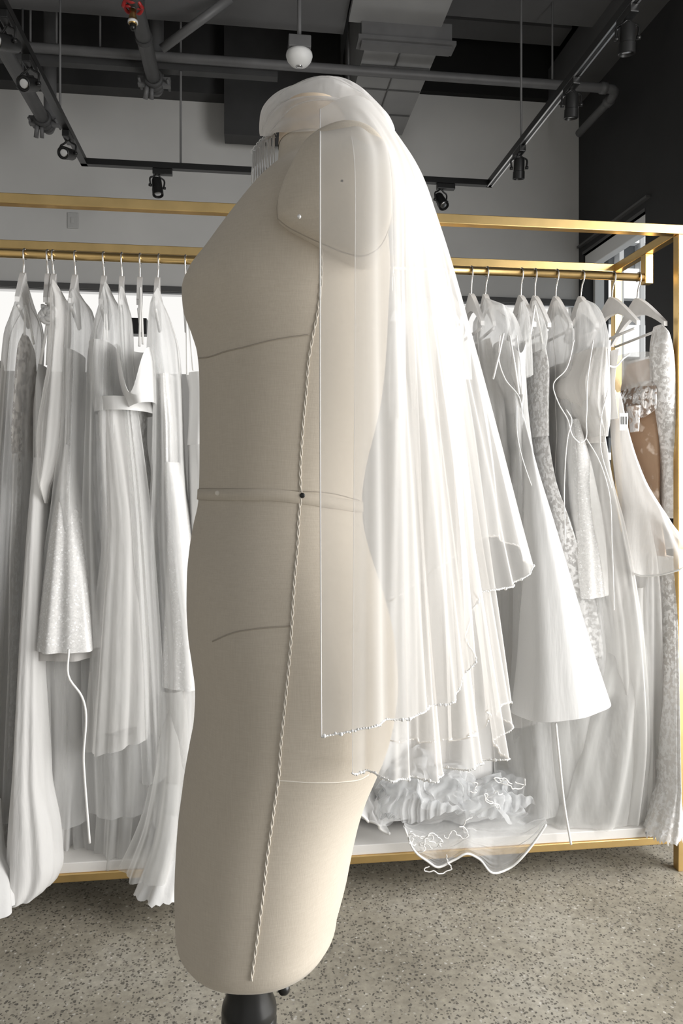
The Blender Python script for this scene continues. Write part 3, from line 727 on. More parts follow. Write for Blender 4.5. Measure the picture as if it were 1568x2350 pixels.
t = gown('strapless satin gown with a waistband and a long layered net skirt', 240)
loft_obj('bodice', M['satin'], t, [(778, 205, 268, -2), (850, 204, 274), (905, 212, 286), (940, 222, 300)], 2.16, a0=0.11, seed=13, nf=3, f0=0.01, f1=0.03)
loft_obj('waistband', M['satin'], t, [(908, 212, 348), (940, 218, 356)], 2.14, a0=0.12, seed=14, nf=4, f0=0.01, f1=0.01)
loft_obj('skirt_lining', M['crepe'], t, [(938, 230, 300), (1100, 236, 322), (1300, 232, 336), (1500, 222, 342), (1680, 216, 346, -24)], 2.17, a0=0.11, seed=15, nf=8, f1=0.12)
loft_obj('net_skirt', M['soft_tulle'], t, [(938, 226, 306), (1060, 234, 326), (1200, 238, 346), (1400, 222, 356), (1600, 207, 362), (1726, 198, 360, -34)], 2.16, Y1=2.12, a0=0.12, a1=0.12, seed=16, nf=10, f1=0.13)
for k, rw in enumerate(([(1690, 222, 345), (1850, 228, 334), (2012, 222, 322)], [(1690, 150, 250), (1800, 150, 262), (1990, 158, 285)])):
    loft_obj('net_underskirt', M['tulle'], t, rw, 2.14 if k == 0 else 2.2, a0=0.09, seed=17+k, nf=8, f0=0.08, f1=0.2, jag=0.02)
straps(t, [(240, 720, 237, 780), (244, 720, 246, 780)], 2.06, 0.002)
cover('sheer pointed cover above the strapless satin gown', [(646, 240, 250), (662, 236, 272), (700, 226, 290), (760, 212, 302), (820, 204, 304), (950, 200, 304), (1150, 194, 322), (1500, 192, 362), (1880, 205, 362)], 2.15, 0.12, seed=5)
cover('narrow grey sheer cover between the strapless gown and the cowl gown', [(656, 277, 286), (690, 272, 300), (740, 274, 306), (800, 278, 308), (900, 284, 316), (1200, 300, 350), (1800, 320, 390)], 2.12, 0.08, seed=6)

t = gown('bright white cowl-neck satin bodice above a lace skirt', 318)
bd = loft_obj('cowl_bodice', M['satin'], t, [(780, 269, 350, 6), (815, 269, 357), (850, 272, 359), (885, 279, 360), (925, 297, 361, -14)], 2.08, a0=0.09, seed=19, nf=3, f0=0.01, f1=0.03, cowl=0.14)
loft_obj('skirt', M['lace'], t, [(915, 286, 340), (1000, 292, 338), (1100, 300, 350), (1300, 322, 366), (1500, 330, 374), (1700, 330, 380), (1950, 325, 385)], 2.22, a0=0.10, seed=20, nf=8)
straps(t, [(322, 660, 320, 795), (322, 660, 328, 790)], 2.06, 0.0035)

t = gown('glitter gown beside the front of the form, hem at thigh height', 390)
loft_obj('bodice', M['glitter'], t, [(856, 364, 404), (900, 365, 408), (980, 372, 414), (1060, 374, 416)], 2.2, a0=0.09, seed=21)
loft_obj('skirt', M['glitter'], t, [(1060, 374, 418), (1200, 384, 440), (1300, 382, 452), (1400, 378, 462), (1586, 370, 480, 6)], 2.17, a0=0.10, seed=22, nf=5, f1=0.08)
loft_obj('underskirt', M['chiffon'], t, [(1570, 378, 480), (1700, 372, 480), (1850, 365, 478), (1985, 352, 474)], 2.18, a0=0.10, seed=23, nf=10, f1=0.1)
loft_obj('satin_train', M['satin'], t, [(1800, 372, 470), (1940, 356, 474), (2020, 332, 478), (2074, 310, 480)], 2.12, Y1=1.99, a0=0.04, a1=0.07, seed=24, nf=7, f1=0.2, jag=0.008)
loft_obj('net_overlay', M['tulle'], t, [(1590, 362, 440), (1750, 356, 440), (1900, 330, 440), (2030, 282, 430)], 2.15, Y1=2.03, a0=0.09, seed=25, nf=7, f1=0.16)
cover('sheer cover over the glitter gown beside the form', [(660, 361, 370), (684, 346, 382), (730, 340, 398), (790, 338, 412), (880, 352, 418), (1050, 350, 424), (1250, 342, 440), (1550, 350, 470), (1900, 336, 470)], 2.14, 0.10, seed=7)

t = gown('white satin gown half hidden behind the bust of the form', 440)
loft_obj('bodice', M['satin'], t, [(852, 428, 500), (900, 434, 505), (960, 434, 500), (1020, 432, 495)], 2.2, a0=0.1, seed=26, nf=4)
loft_obj('skirt', M['satin'], t, [(1020, 432, 495), (1200, 434, 520), (1500, 436, 540), (1900, 420, 540), (1965, 420, 540)], 2.22, a0=0.12, seed=27, nf=8)
straps(t, [(427, 690, 430, 860), (430, 700, 444, 850)], 2.1, 0.004)

# ---- behind the form and the veil
for px, lab in ((900, 'hanger behind the back of the form, seen faintly through the veil'), (965, 'hanger seen through the middle of the veil'), (1030, 'hanger seen through the outer folds of the veil')):
    hanger(px, lab, 0.03, 0.075, 0.165)
for k, (px, lab, mt, l0, r0, l1, r1) in enumerate(((900, 'white satin gown behind the back of the form, seen through the veil', 'satin', 860, 930, 800, 960), (965, 'ivory chiffon gown behind the veil, in the middle of its folds', 'chiffon', 925, 1000, 890, 1040), (1030, 'white crepe gown behind the outer folds of the veil', 'crepe', 990, 1065, 960, 1130))):
    t = gown(lab, px)
    loft_obj('bodice', M[mt], t, [(735, px-30, px+34), (800, l0, r0), (900, l0, r0), (960, l0+4, r0-4)], 2.22, a0=0.10, seed=60+k)
    loft_obj('skirt', M[mt], t, [(950, l0+4, r0-4), (1200, l0-15, r0+12), (1500, (l0+l1)/2-6, (r0+r1)/2+4), (1700, l1, r1), (1890, l1, r1)], 2.24, a0=0.12, seed=65+k, nf=7)
# ---- right half of the rail
for px, lab, yw, sw, dr in ((1082, 'hanger peeping out behind the right edge of the veil', 0, 0, 0.075), (1118, 'hanger of the satin V-neck gown beside the veil', 0.08, -0.006, 0.075),
        (1197, 'hanger under the narrow pointed cover right of the satin gown', 0, -0.002, 0.075), (1228, 'hanger of the white lace gown behind the satin gown', 0, 0, 0.075),
        (1278, 'hanger under the grey triangular cover in the right half', 0, -0.004, 0.075), (1337, 'hanger under the rounded cover of the pleated gown', 0, -0.006, 0.072),
        (1408, 'bare white hanger in front of the gold back post', 0.0, -0.006, 0.072), (1466, 'rightmost white hanger, carrying the long-sleeved nude gown', 0.0, -0.005, 0.072)):
    hanger(px, lab, yw, dr, 0.165 if px > 1400 else 0.115, sway=sw)

t = gown('grey-white chiffon gown directly behind the right side of the veil', 1120)
loft_obj('bodice', M['chiffon'], t, [(775, 1080, 1125), (880, 1085, 1150), (1000, 1095, 1160)], 2.26, a0=0.10, seed=30)
loft_obj('skirt', M['greychiffon'], t, [(1000, 1095, 1160), (1200, 1090, 1190), (1400, 1092, 1215), (1600, 1096, 1225), (1672, 1098, 1230, -8)], 2.26, a0=0.12, seed=31, nf=8, f1=0.06)
t = gown('white satin V-neck gown with a plain flared skirt right of the veil', 1170)
loft_obj('bodice', M['satin'], t, [(770, 1130, 1206), (840, 1126, 1206), (900, 1146, 1202), (945, 1160, 1198)], 2.16, a0=0.10, seed=32, nf=4, f0=0.02, f1=0.04, cowl=0.05)
sk = loft_obj('skirt', M['satin'], t, [(940, 1160, 1198), (1050, 1158, 1226), (1200, 1162, 1270), (1350, 1168, 1312), (1500, 1168, 1354), (1652, 1160, 1396, -34)], 2.17, Y1=2.10, a0=0.10, a1=0.15, seed=33, nf=4, f0=0.02, f1=0.07)
loft_obj('net_underskirt', M['tulle'], t, [(1640, 1160, 1390), (1760, 1170, 1400), (1900, 1200, 1430)], 2.2, a0=0.12, seed=34, nf=9, f1=0.12)
straps(t, [(1156, 765, 1132, 870), (1170, 770, 1192, 905)], 2.05, 0.003)
for pts in ([(1148, 770), (1146, 830), (1160, 870), (1192, 912), (1200, 960)], [(1186, 770), (1196, 850), (1198, 905)], [(1186, 930), (1188, 1000), (1215, 1100), (1260, 1200)]):
    ribbon(t, [PY(a, b, 2.05) for a, b in pts], 0.0016, 'piping')
ribbon(t, [PY(1276, 1660, 1.99), PY(1284, 1740, 1.99), PY(1296, 1850, 2.0), PY(1311, 1938, 2.0)], 0.0035)
cover('sheer rounded cover spread over the satin V-neck gown', [(684, 1108, 1118), (696, 1092, 1160), (720, 1086, 1182), (760, 1088, 1196), (830, 1094, 1204), (930, 1108, 1210), (1150, 1112, 1240), (1500, 1108, 1290), (1880, 1120, 1330)], 2.19, 0.11, seed=8)
cover('narrow pointed sheer cover right of the satin gown', [(690, 1194, 1202), (720, 1186, 1214), (770, 1182, 1218), (860, 1190, 1222)], 2.14, 0.06, seed=9)
cover('second narrow sheer cover, above the white lace gown', [(688, 1222, 1230), (720, 1218, 1244), (768, 1216, 1256), (800, 1220, 1252)], 2.16, 0.06, seed=10)

t = gown('white lace gown between the satin gown and the pleated gown', 1235)
loft_obj('bodice', M['lace'], t, [(780, 1206, 1250), (850, 1206, 1260), (950, 1210, 1258), (1000, 1212, 1258)], 2.22, a0=0.10, seed=35)
loft_obj('skirt', M['lace'], t, [(1000, 1212, 1258), (1100, 1215, 1275), (1250, 1235, 1330), (1400, 1260, 1380), (1600, 1290, 1420)], 2.24, a0=0.12, seed=36, nf=8)
straps(t, [(1228, 700, 1214, 790), (1228, 700, 1246, 790)], 2.12, 0.003)
t = gown('grey chiffon gown under the triangular cover', 1290)
loft_obj('bodice', M['greychiffon'], t, [(830, 1256, 1304), (900, 1258, 1300), (960, 1258, 1296)], 2.23, a0=0.10, seed=37)
loft_obj('skirt', M['greychiffon'], t, [(960, 1258, 1296), (1100, 1268, 1325), (1300, 1300, 1390), (1500, 1330, 1430)], 2.23, a0=0.11, seed=38, nf=10, f1=0.12)
cover('grey triangular sheer cover left of the rounded cover', [(688, 1270, 1280), (715, 1260, 1296), (760, 1254, 1318), (820, 1256, 1314), (900, 1258, 1310), (1100, 1262, 1340), (1400, 1290, 1410), (1850, 1290, 1450)], 2.19, 0.09, seed=11)

t = gown('pleated sheer gown with a deep V front and a glitter panel', 1345)
loft_obj('bodice', M['chiffon'], t, [(795, 1302, 1392), (840, 1284, 1396), (880, 1272, 1396), (930, 1290, 1394), (975, 1308, 1390), (1015, 1318, 1386)], 2.14, a0=0.11, seed=39, nf=10, f0=0.05, f1=0.06)
loft_obj('skirt', M['tulle'], t, [(1000, 1312, 1388), (1100, 1300, 1405), (1200, 1308, 1432), (1320, 1330, 1455), (1500, 1350, 1480), (1700, 1360, 1490), (1895, 1330, 1480)], 2.17, a0=0.12, seed=40, nf=10, f1=0.12)
loft_obj('glitter_panel', M['glitter'], t, [(960, 1300, 1330), (1100, 1305, 1365), (1250, 1318, 1390), (1372, 1330, 1396, -10)], 2.13, Y1=2.13, a0=0.04, seed=41, nf=4)
loft_obj('skirt_lining', M['sheer_lining'], t, [(1000, 1316, 1384), (1200, 1318, 1420), (1450, 1345, 1460), (1650, 1370, 1480)], 2.2, a0=0.10, seed=42, nf=8)
for pts in ([(1318, 780), (1298, 850), (1271, 880), (1282, 925), (1302, 960), (1318, 1005), (1330, 1016)], [(1362, 780), (1348, 880), (1346, 960), (1338, 1014), (1330, 1016)], [(1300, 940), (1312, 960), (1304, 1000), (1296, 1100), (1298, 1250)], [(1345, 1005), (1372, 1050), (1396, 1120), (1405, 1250), (1410, 1400)], [(1395, 800), (1398, 880), (1380, 960), (1378, 1020), (1404, 1120)]):
    ribbon(t, [PY(a, b, 2.02) for a, b in pts], 0.0016, 'piping')
cover('rounded crumpled sheer cover over the pleated gown', [(688, 1330, 1346), (698, 1322, 1366), (725, 1316, 1382), (770, 1312, 1392), (830, 1300, 1396), (920, 1290, 1398), (1000, 1316, 1392)], 2.13, 0.11, seed=12, line=False)

t = gown('ivory gown with a wide capelet hem on the bare white hanger', 1412)
loft_obj('sleeve_flap', M['crepe'], t, [(800, 1392, 1422), (880, 1394, 1412), (930, 1392, 1416), (960, 1386, 1420)], 2.1, a0=0.06, seed=43, nf=4)
cp = loft_obj('capelet', M['soft_tulle'], t, [(900, 1398, 1424), (1000, 1402, 1446), (1100, 1412, 1480), (1200, 1425, 1538), (1300, 1440, 1592, -60)], 2.12, Y1=2.05, a0=0.08, a1=0.13, seed=44, nf=6, f1=0.08)
loft_obj('skirt', M['soft_tulle'], t, [(960, 1400, 1430), (1150, 1410, 1480), (1400, 1396, 1520), (1650, 1390, 1530), (1800, 1400, 1530), (1910, 1420, 1520)], 2.19, a0=0.12, seed=45, nf=9, f1=0.12)
loft_obj('wide_net_train', M['tulle'], t, [(1350, 1370, 1480), (1550, 1320, 1500), (1700, 1260, 1510), (1830, 1220, 1500), (1905, 1190, 1490)], 2.2, Y1=2.17, a0=0.12, a1=0.13, seed=46, nf=11, f1=0.12)
V = loft([(900, 1398, 1424), (1000, 1402, 1446), (1100, 1412, 1480), (1200, 1425, 1538), (1300, 1440, 1592, -60)], 2.12, Y1=2.05, a0=0.08, a1=0.13, seed=44, nf=6, f1=0.08)
rim('capelet_hem', V[-1], M['thread'], t, 0.003)

t = gown('nude beaded gown with long white lace sleeves, rightmost on the rail', 1478)
loft_obj('bodice', M['nude'], t, [(822, 1436, 1498), (870, 1424, 1512), (950, 1420, 1516), (1050, 1428, 1514), (1130, 1440, 1514), (1280, 1462, 1530)], 2.2, a0=0.10, seed=47, nf=4, f1=0.05)
loft_obj('beaded_band', M['silver'], t, [(872, 1432, 1500), (900, 1420, 1506), (935, 1420, 1504), (958, 1424, 1476)], 2.17, a0=0.10, seed=48, nf=7, f0=0.05, f1=0.1)
loft_obj('beaded_band', M['silver'], t, [(930, 1440, 1470), (990, 1446, 1466)], 2.1, a0=0.03, seed=49, nf=5, f0=0.1, f1=0.1)
loft_obj('illusion_top', M['tulle'], t, [(806, 1398, 1496), (840, 1394, 1506), (885, 1418, 1510)], 2.17, a0=0.09, seed=50, nf=4)
ribbon(t, [PY(x_, y_, 2.06) for x_, y_ in ((1394, 838), (1410, 842), (1432, 822), (1446, 812))], 0.003, 'beaded_edge', 'bead')
loft_obj('sleeve', M['lace'], t, [(744, 1500, 1520), (760, 1494, 1536), (800, 1490, 1546), (870, 1492, 1553), (950, 1500, 1557), (1050, 1510, 1562), (1120, 1514, 1566), (1190, 1516, 1570)], 2.07, Y1=2.12, a0=0.045, a1=0.045, seed=52, nf=3, f0=0.02, f1=0.04)
loft_obj('sleeve_lining', M['crepe'], t, [(760, 1500, 1530), (900, 1502, 1546), (1050, 1516, 1556), (1185, 1522, 1564)], 2.075, Y1=2.125, a0=0.03, seed=53, nf=3)
loft_obj('lace_skirt', M['lace'], t, [(1280, 1482, 1552), (1450, 1492, 1556), (1650, 1500, 1560), (1800, 1500, 1562), (1890, 1490, 1566), (1938, 1476, 1572)], 2.14, Y1=2.02, a0=0.10, a1=0.06, seed=55, nf=8, f1=0.12, jag=0.02)
loft_obj('skirt_lining', M['crepe'], t, [(1280, 1490, 1546), (1600, 1506, 1552), (1880, 1500, 1556)], 2.15, Y1=2.06, a0=0.09, a1=0.05, seed=56, nf=6, f1=0.1)
# price tag
a = PY(1432, 968, 2.06)
tg = thing('price_tag', 'white card tag with black bars hanging at the nude gown', 'tag', a)
MB().box(a+np.array([-0.013, -0.001, -0.026]), a+np.array([0.013, 0.001, 0.026])).build('card', M['white'], tg)
br = MB()
for k, (o, w) in enumerate(((-0.009, 0.0025), (-0.005, 0.0012), (-0.001, 0.003), (0.004, 0.0014), (0.008, 0.0024))):
    br.box(a+np.array([o-w/2, -0.0018, -0.008]), a+np.array([o+w/2, -0.001, 0.016]))
br.build('bar_print', M['blackplastic'], tg)
MB().tube([a+np.array([0, 0, 0.026]), a+np.array([0.004, 0.02, 0.07])], 0.0008, 5).build('string', M['thread'], tg)

# ------------------------------------------------------------------ heap of veils on the rack base
def crumple(name, mat, parent, fn, nu=70, nv=50, amp=0.012, seed=0, freq=5.0):
    rg = np.random.RandomState(seed); P = np.zeros((nu, nv, 3))
    ks = [(rg.randn(2)*freq*(1+0.6*k), rg.rand()*6.28, rg.randn(3), 1/(1+0.7*k)) for k in range(7)]
    for i in range(nu):
        for j in range(nv):
            u, v = i/(nu-1), j/(nv-1); p = fn(u, v)
            for (kk, ph, d, a) in ks: p = p+d*amp*a*math.sin(kk[0]*u+kk[1]*v+ph)*0.6
            P[i, j] = p
    P[..., 2] = np.maximum(P[..., 2], 0.004)
    o = mesh_obj(name, P.reshape(-1, 3), grid_faces(nu, nv), mat, parent); return o, P
hp = thing('veil_heap', 'heap of crumpled grey-white tulle with corded edging spilling off the rack base', 'veil', PY(1050, 1930, 2.1))
BZ = 0.137
def heap1(u, v):
    px = 868+u*330; c = PY(px, 1900, 2.06)
    x = c[0]; y = 2.02+0.36*v; h = (0.20+0.05*math.sin(5*u+1))*math.sin(math.pi*min(1, v*1.2+0.12))**0.7*(math.sin(math.pi*(0.06+0.88*u)))**0.5
    return np.array([x, y, BZ+0.012+h])
crumple('tulle_mound', M['pile_tulle'], hp, heap1, nu=110, nv=80, amp=0.026, seed=1, freq=14)
def heap1b(u, v):
    p = heap1(u, v); p[2] = BZ+0.008+(p[2]-BZ)*0.75; return p
crumple('inner_mound', M['pile_tulle'], hp, heap1b, nu=100, nv=70, amp=0.024, seed=2, freq=12)
SPILL_E = crom([(x, y, 0) for x, y in ((933, 1900), (945, 1940), (975, 1972), (1005, 1988), (1045, 1976), (1080, 1958), (1100, 1972), (1130, 2000), (1165, 1996), (1205, 1966), (1235, 1930), (1254, 1892))], 120)
def spill(u, v):
    E = SPILL_E; k = u*(len(E)-1); i = min(int(k), len(E)-2); f = k-i
    ex, ey = (E[i]*(1-f)+E[i+1]*f)[:2]
    b = PY(ex, ey, 1.99); t0 = PY(925+u*330, 1905-70*math.sin(math.pi*u), 2.12); t0[2] = max(t0[2], BZ+0.02)
    m = PY((ex+925+u*330)/2, (ey+1890)/2, 2.0); m[2] = max(m[2], BZ+0.012)
    return t0*(1-v)**2+2*m*v*(1-v)+b*v*v
_, P = crumple('spilled_edge', M['pile_tulle'], hp, spill, amp=0.006, seed=3, freq=8)
MB().tube(P[:, -1], 0.0032, 6).build('corded_edge', M['thread'], hp, True)
_, P = crumple('satin_bundle', M['satin'], hp, lambda u, v: (lambda c: np.array([c[0], 2.05+0.25*v, BZ+0.016+0.13*math.sin(math.pi*(0.08+0.84*v))**0.6*math.sin(math.pi*(0.15+0.8*u))**0.5]))(PY(770+u*112, 1890, 2.1)), 40, 40, 0.014, 5, 8)
MB().tube(P[:, 0], 0.004, 6).build('corded_edge', M['thread'], hp, True)
rg = random.Random(8)
for k in range(12):
    px, py, Yh = ((950, 1905, 2.0), (985, 1925, 2.0), (1010, 1948, 1.985), (1050, 1900, 2.0), (1085, 1800, 2.05), (1130, 1790, 2.06), (1160, 1820, 2.05), (1100, 1850, 2.03), (1150, 1860, 2.03), (1020, 1960, 1.98), (960, 1935, 1.99), (1180, 1790, 2.06))[k]
    pts = []; hd = rg.uniform(0, 6.28); x, y, yy = px, py, Yh
    for i in range(26):
        hd += rg.uniform(-1.1, 1.1)+0.5*math.sin(i*0.9); x = min(1205, max(940, x+5.5*math.cos(hd))); y += 4.0*math.sin(hd)+0.5; yy += rg.uniform(-0.003, 0.003)
        pts.append(PY(x, y, yy))
    MB().tube(crom(pts, 110), 0.0017, 5).build('embroidery_cord', M['thread'], hp, True)

# ------------------------------------------------------------------ the dress form
D = 0.92
BODY = [(262, 654, 786, .050), (300, 643, 792, .054), (350, 640, 802, .058), (390, 637, 822, .068), (430, 610, 850, .098), (470, 580, 872, .128), (520, 541, 886, .148), (570, 501, 893, .157), (620, 461, 896, .160),
        (655, 431, 895, .160), (690, 417, 893, .159), (730, 420, 891, .156), (775, 437, 889, .151), (822, 452, 886, .146), (870, 457, 882, .142), (930, 458, 874, .138), (1000, 458, 858, .134),
        (1060, 458, 843, .131), (1110, 457, 834, .129), (1150, 455, 831, .130), (1200, 444, 834, .136), (1250, 435, 845, .145), (1310, 429, 864, .156), (1370, 428, 884, .164), (1440, 432, 902, .170),
        (1500, 441, 911, .172), (1560, 448, 914, .172), (1620, 445, 908, .170), (1680, 434, 895, .167), (1740, 423, 872, .163), (1790, 416, 850, .159), (1850, 408, 829, .155), (1920, 403, 812, .151), (2000, 400, 796, .147), (2075, 402, 776, .143)]
def body_rings(n=96):
    by = [b[0] for b in BODY]; q = np.concatenate([np.linspace(by[0], by[-1], 150)])
    L = cat_spline(by, [b[1] for b in BODY], q); Rr = cat_spline(by, [b[2] for b in BODY], q); B = cat_spline(by, [b[3] for b in BODY], q)
    th = np.linspace(0, 2*math.pi, n, endpoint=False); ct, sn = np.cos(th), np.sin(th)
    e = 2/2.25; ce = np.sign(ct)*np.abs(ct)**e; se = np.sign(sn)*np.abs(sn)**e
    out = []; par = []
    for yy, l, r, b in zip(q, L, Rr, B):
        tl, tr = (l-PX0)/F, (r-PX0)/F; cx = (tl+tr)/2*D; a = (tr-tl)/2*D
        for _ in range(8):
            rr = (cx+a*ce)/(D-b*se); lo, hi = rr.min(), rr.max()
            cx += ((tl+tr)-(lo+hi))/2*D*0.9; a += ((tr-tl)-(hi-lo))/2*D*0.9
        z = CAMZ+(HZ-yy)/F*D
        out.append((cx, a, b, z)); par.append((ce, se))
    return out, ce, se
rings, ce, se = body_rings()
def ring_pts(cx, a, b, z):
    return np.array([CAM*np.array([1, 1, 0])+FW*(D-b*s)+RT*(cx+a*c)+np.array([0, 0, z]) for c, s in zip(ce, se)])
df = thing('dress_form', 'beige linen dress form standing in profile in the middle of the picture', 'dress form', tuple(FW*D+RT*(-0.11)))
V = [ring_pts(*r) for r in rings]
cx, a, b, z = rings[-1]
for k, (sc, dz) in enumerate(((0.985, -0.012), (0.93, -0.022), (0.8, -0.027), (0.5, -0.028), (0.02, -0.028))): V.append(ring_pts(cx, a*sc, b*sc, z+dz))
cx, a, b, z = rings[0]
V = [ring_pts(cx, a*0.02, b*0.02, z+0.004), ring_pts(cx, a*0.9, b*0.9, z+0.003)] + V
V = np.array(V); ZBOT = rings[-1][3]-0.028
nb = V.shape[1]
bodyf = grid_faces(V.shape[0], nb, True)
body = mesh_obj('torso', V.reshape(-1, 3), bodyf, M['linen'], df)
bvh = BVHTree.FromPolygons([tuple(p) for p in V.reshape(-1, 3)], bodyf)
def on_body(px, py, off=0.0012):
    r = ray(px, py); d = Vector(r).normalized()
    h = bvh.ray_cast(Vector(CAM), d)
    if h[0] is None: return None
    n = h[1] if h[1].dot(d) < 0 else -h[1]
    return np.array(h[0])+np.array(n)*off
def on_path(pts, n, off=0.0012):
    P = crom([(x, y, 0) for x, y in pts], n); out = [on_body(p[0], p[1], off) for p in P]
    return np.array([o for o in out if o is not None])
nk = [r for r in rings if r[3] > CAMZ+(HZ-352)/F*D]
mesh_obj('neck_cover', np.concatenate([ring_pts(c_, a_+0.0007, b_+0.0007, z_) for c_, a_, b_, z_ in nk]), grid_faces(len(nk), nb, True), M['neckskin'], df)
# shoulder caps: egg-shaped plates standing off the sides
capo = [(636, 492), (634, 462), (645, 420), (668, 368), (702, 312), (745, 282), (800, 268), (850, 282), (888, 325), (906, 390), (905, 455), (894, 515), (868, 562), (832, 579), (795, 572), (740, 550), (690, 527), (655, 508)]
def cap(sgn):
    co = crom([(x, y, 0) for x, y in capo+[capo[0]]], 73)[:-1]; c0 = np.array([785, 430, 0.0]); dn = 0.735
    vs = []
    steps = [(0.15, 0.90), (0.085, 0.965), (0.03, 1.0), (0.012, 1.0), (0.004, 0.985), (0.0, 0.955), (-0.003, 0.90), (-0.009, 0.7), (-0.013, 0.45), (-0.015, 0.2), (-0.0155, 0.02)]
    for (o, s) in steps:
        for p in co:
            qx = c0+(p-c0)*s; w = PD(qx[0], qx[1], dn)            # real outline on the plane of the plate
            dd = D-dn-o
            vs.append(w+FW*o if sgn < 0 else w+FW*(o)+FW*2*dd)
    m = len(co); fs = grid_faces(len(steps), m, True)
    o = mesh_obj('shoulder_cap', vs, fs, M['linen'], df)
    rimv = [vs[3*m+k] for k in range(m)]
    if sgn < 0: MB().tube(np.array(rimv+rimv[:1]), 0.0009, 6, False).build('cap_seam', M['seam_line'], o, True)
    return vs
capv = cap(-1); cap(1)
pz = PD(687, 497, 0.718); MB().ball(pz, 0.0022).build('pin_head', M['bead'], df, True)
# corded side seam, twisted
sp_px = [(738, 570), (736, 655), (728, 722), (717, 775), (708, 832), (703, 900), (697, 960), (692, 1022), (689, 1090), (690, 1137), (686, 1180), (683, 1250), (676, 1330), (671, 1410), (667, 1480), (660, 1560), (652, 1640), (644, 1720), (640, 1785), (633, 1830), (623, 1900), (613, 1970), (606, 2040), (598, 2100), (590, 2160), (582, 2215), (577, 2250)]
sp3 = on_path(sp_px, 420, 0.0009)
cordmb = MB()
for k in (0, 1):
    w = np.sin(np.arange(len(sp3))*0.55+math.pi*k)
    cordmb.tube(sp3+RT*(w*0.0011)[:, None]-FW*(0.0006*np.cos(np.arange(len(sp3))*0.55+math.pi*k))[:, None], 0.00075, 5)
cordmb.build('side_seam_cord', M['linen_thread'], df, True)
def seam(pts, n=80, r=0.0008, mat='seam_line'):
    P = on_path(pts, n, 0.0002)
    MB().tube(P, r, 5).build('seam', M[mat], df, True)
seam([(453, 822), (475, 820), (520, 806), (560, 797), (630, 780), (710, 768)])
seam([(488, 1472), (530, 1454), (590, 1443), (667, 1437)])
seam([(640, 1791), (720, 1796), (790, 1794), (828, 1788), (846, 1778)], mat='linen_thread')
seam([(458, 1121), (560, 1122), (690, 1127), (760, 1132), (824, 1148)], r=0.0005)
seam([(458, 1145), (600, 1146), (690, 1151), (760, 1158), (824, 1169)], r=0.0006)
# waist tape: a band all round
def ring_at(z):
    zs = [r[3] for r in rings]; i = int(np.argmin(np.abs(np.array(zs)-z))); return rings[i]
tv = []
for dz in (0.0065, 0.0060, -0.0060, -0.0065):
    for c, s in zip(ce, se):
        zc = 1.1425-0.016*max(0, c)**1.3*1.0-0.004*(s if s > 0 else 0)*0
        cx, a, b, _ = ring_at(zc+dz); off = 0.0016 if abs(dz) < 0.0062 else 0.0002
        tv.append(FW*(D-(b+off)*s)+RT*(cx+(a+off)*c)+np.array([0, 0, zc+dz]))
mesh_obj('waist_tape', tv, grid_faces(4, len(ce), True), M['linen'], df)
for px, py in ((503, 1132), (693, 1137)):
    p = on_body(px, py, 0.002); n_ = -FW
    MB().lathe(p, [(-0.001, 0.0030), (0.0012, 0.0030), (0.002, 0.0015)], 12, n_).build('snap_button', M['linen_thread'] if px < 600 else M['blackplastic'], df, True)
# stand
sc_ = FW*D+RT*((572-PX0)/F*D)
def at_c(z): return np.array([sc_[0], sc_[1], z])
MB().lathe(at_c(0), [(0.53, 0.023), (ZBOT+0.012, 0.023)], 20).build('post_socket', M['blackplastic'], df, True)
autosmooth(MB().lathe(at_c(0), [(0.40, 0.012), (0.45, 0.034), (0.478, 0.035), (0.483, 0.033), (0.487, 0.035), (0.497, 0.034), (0.508, 0.029), (0.535, 0.027), (0.55, 0.024)], 28).build('collar', M['blackplastic'], df))
kp = at_c(0.528)
MB().tube([kp, kp+RT*0.030-FW*0.005, kp+RT*0.038-FW*0.006], [0.006, 0.006, 0.006], 10).lathe(kp+RT*0.022, [(-0.004, 0.0085), (0.006, 0.0085)], 6, RT).build('clamp_screw', M['hook'], df)
kb = MB()
for ang in (0.6, 2.7, 4.8):
    dz = np.array([0, 0, math.sin(ang)]); kb.tube(crom([kp+RT*0.036, kp+RT*0.043+(dz+FW*math.cos(ang)*-1)*0.010, kp+RT*0.048+(dz+FW*math.cos(ang)*-1)*0.017], 8), [0.0065, 0.0068, 0.007, 0.0075, 0.0078, 0.0078, 0.007, 0.004], 8)
kb.build('clamp_knob', M['blackplastic'], df, True)
MB().tube([at_c(0.06), at_c(0.46)], 0.016, 16).build('pole', M['black'], df, True)
MB().lathe(at_c(0.0), [(0.05, 0.03), (0.055, 0.04), (0.085, 0.035), (0.10, 0.018)], 20).build('hub', M['black'], df, True)
for k in range(5):
    an = 2*math.pi*k/5+0.3; d = np.array([math.cos(an), math.sin(an), 0])
    lg = MB().tube([at_c(0.068)+d*0.025, at_c(0.055)+d*0.24], [0.013, 0.010], 10).build('leg', M['black'], df, True)
    MB().lathe(at_c(0.024)+d*0.24, [(-0.009, 0.024), (0.009, 0.024)], 16, np.cross(d, (0, 0, 1))).tube([at_c(0.024)+d*0.24, at_c(0.058)+d*0.24], 0.006, 8).build('caster', M['blackplastic'], lg, True)

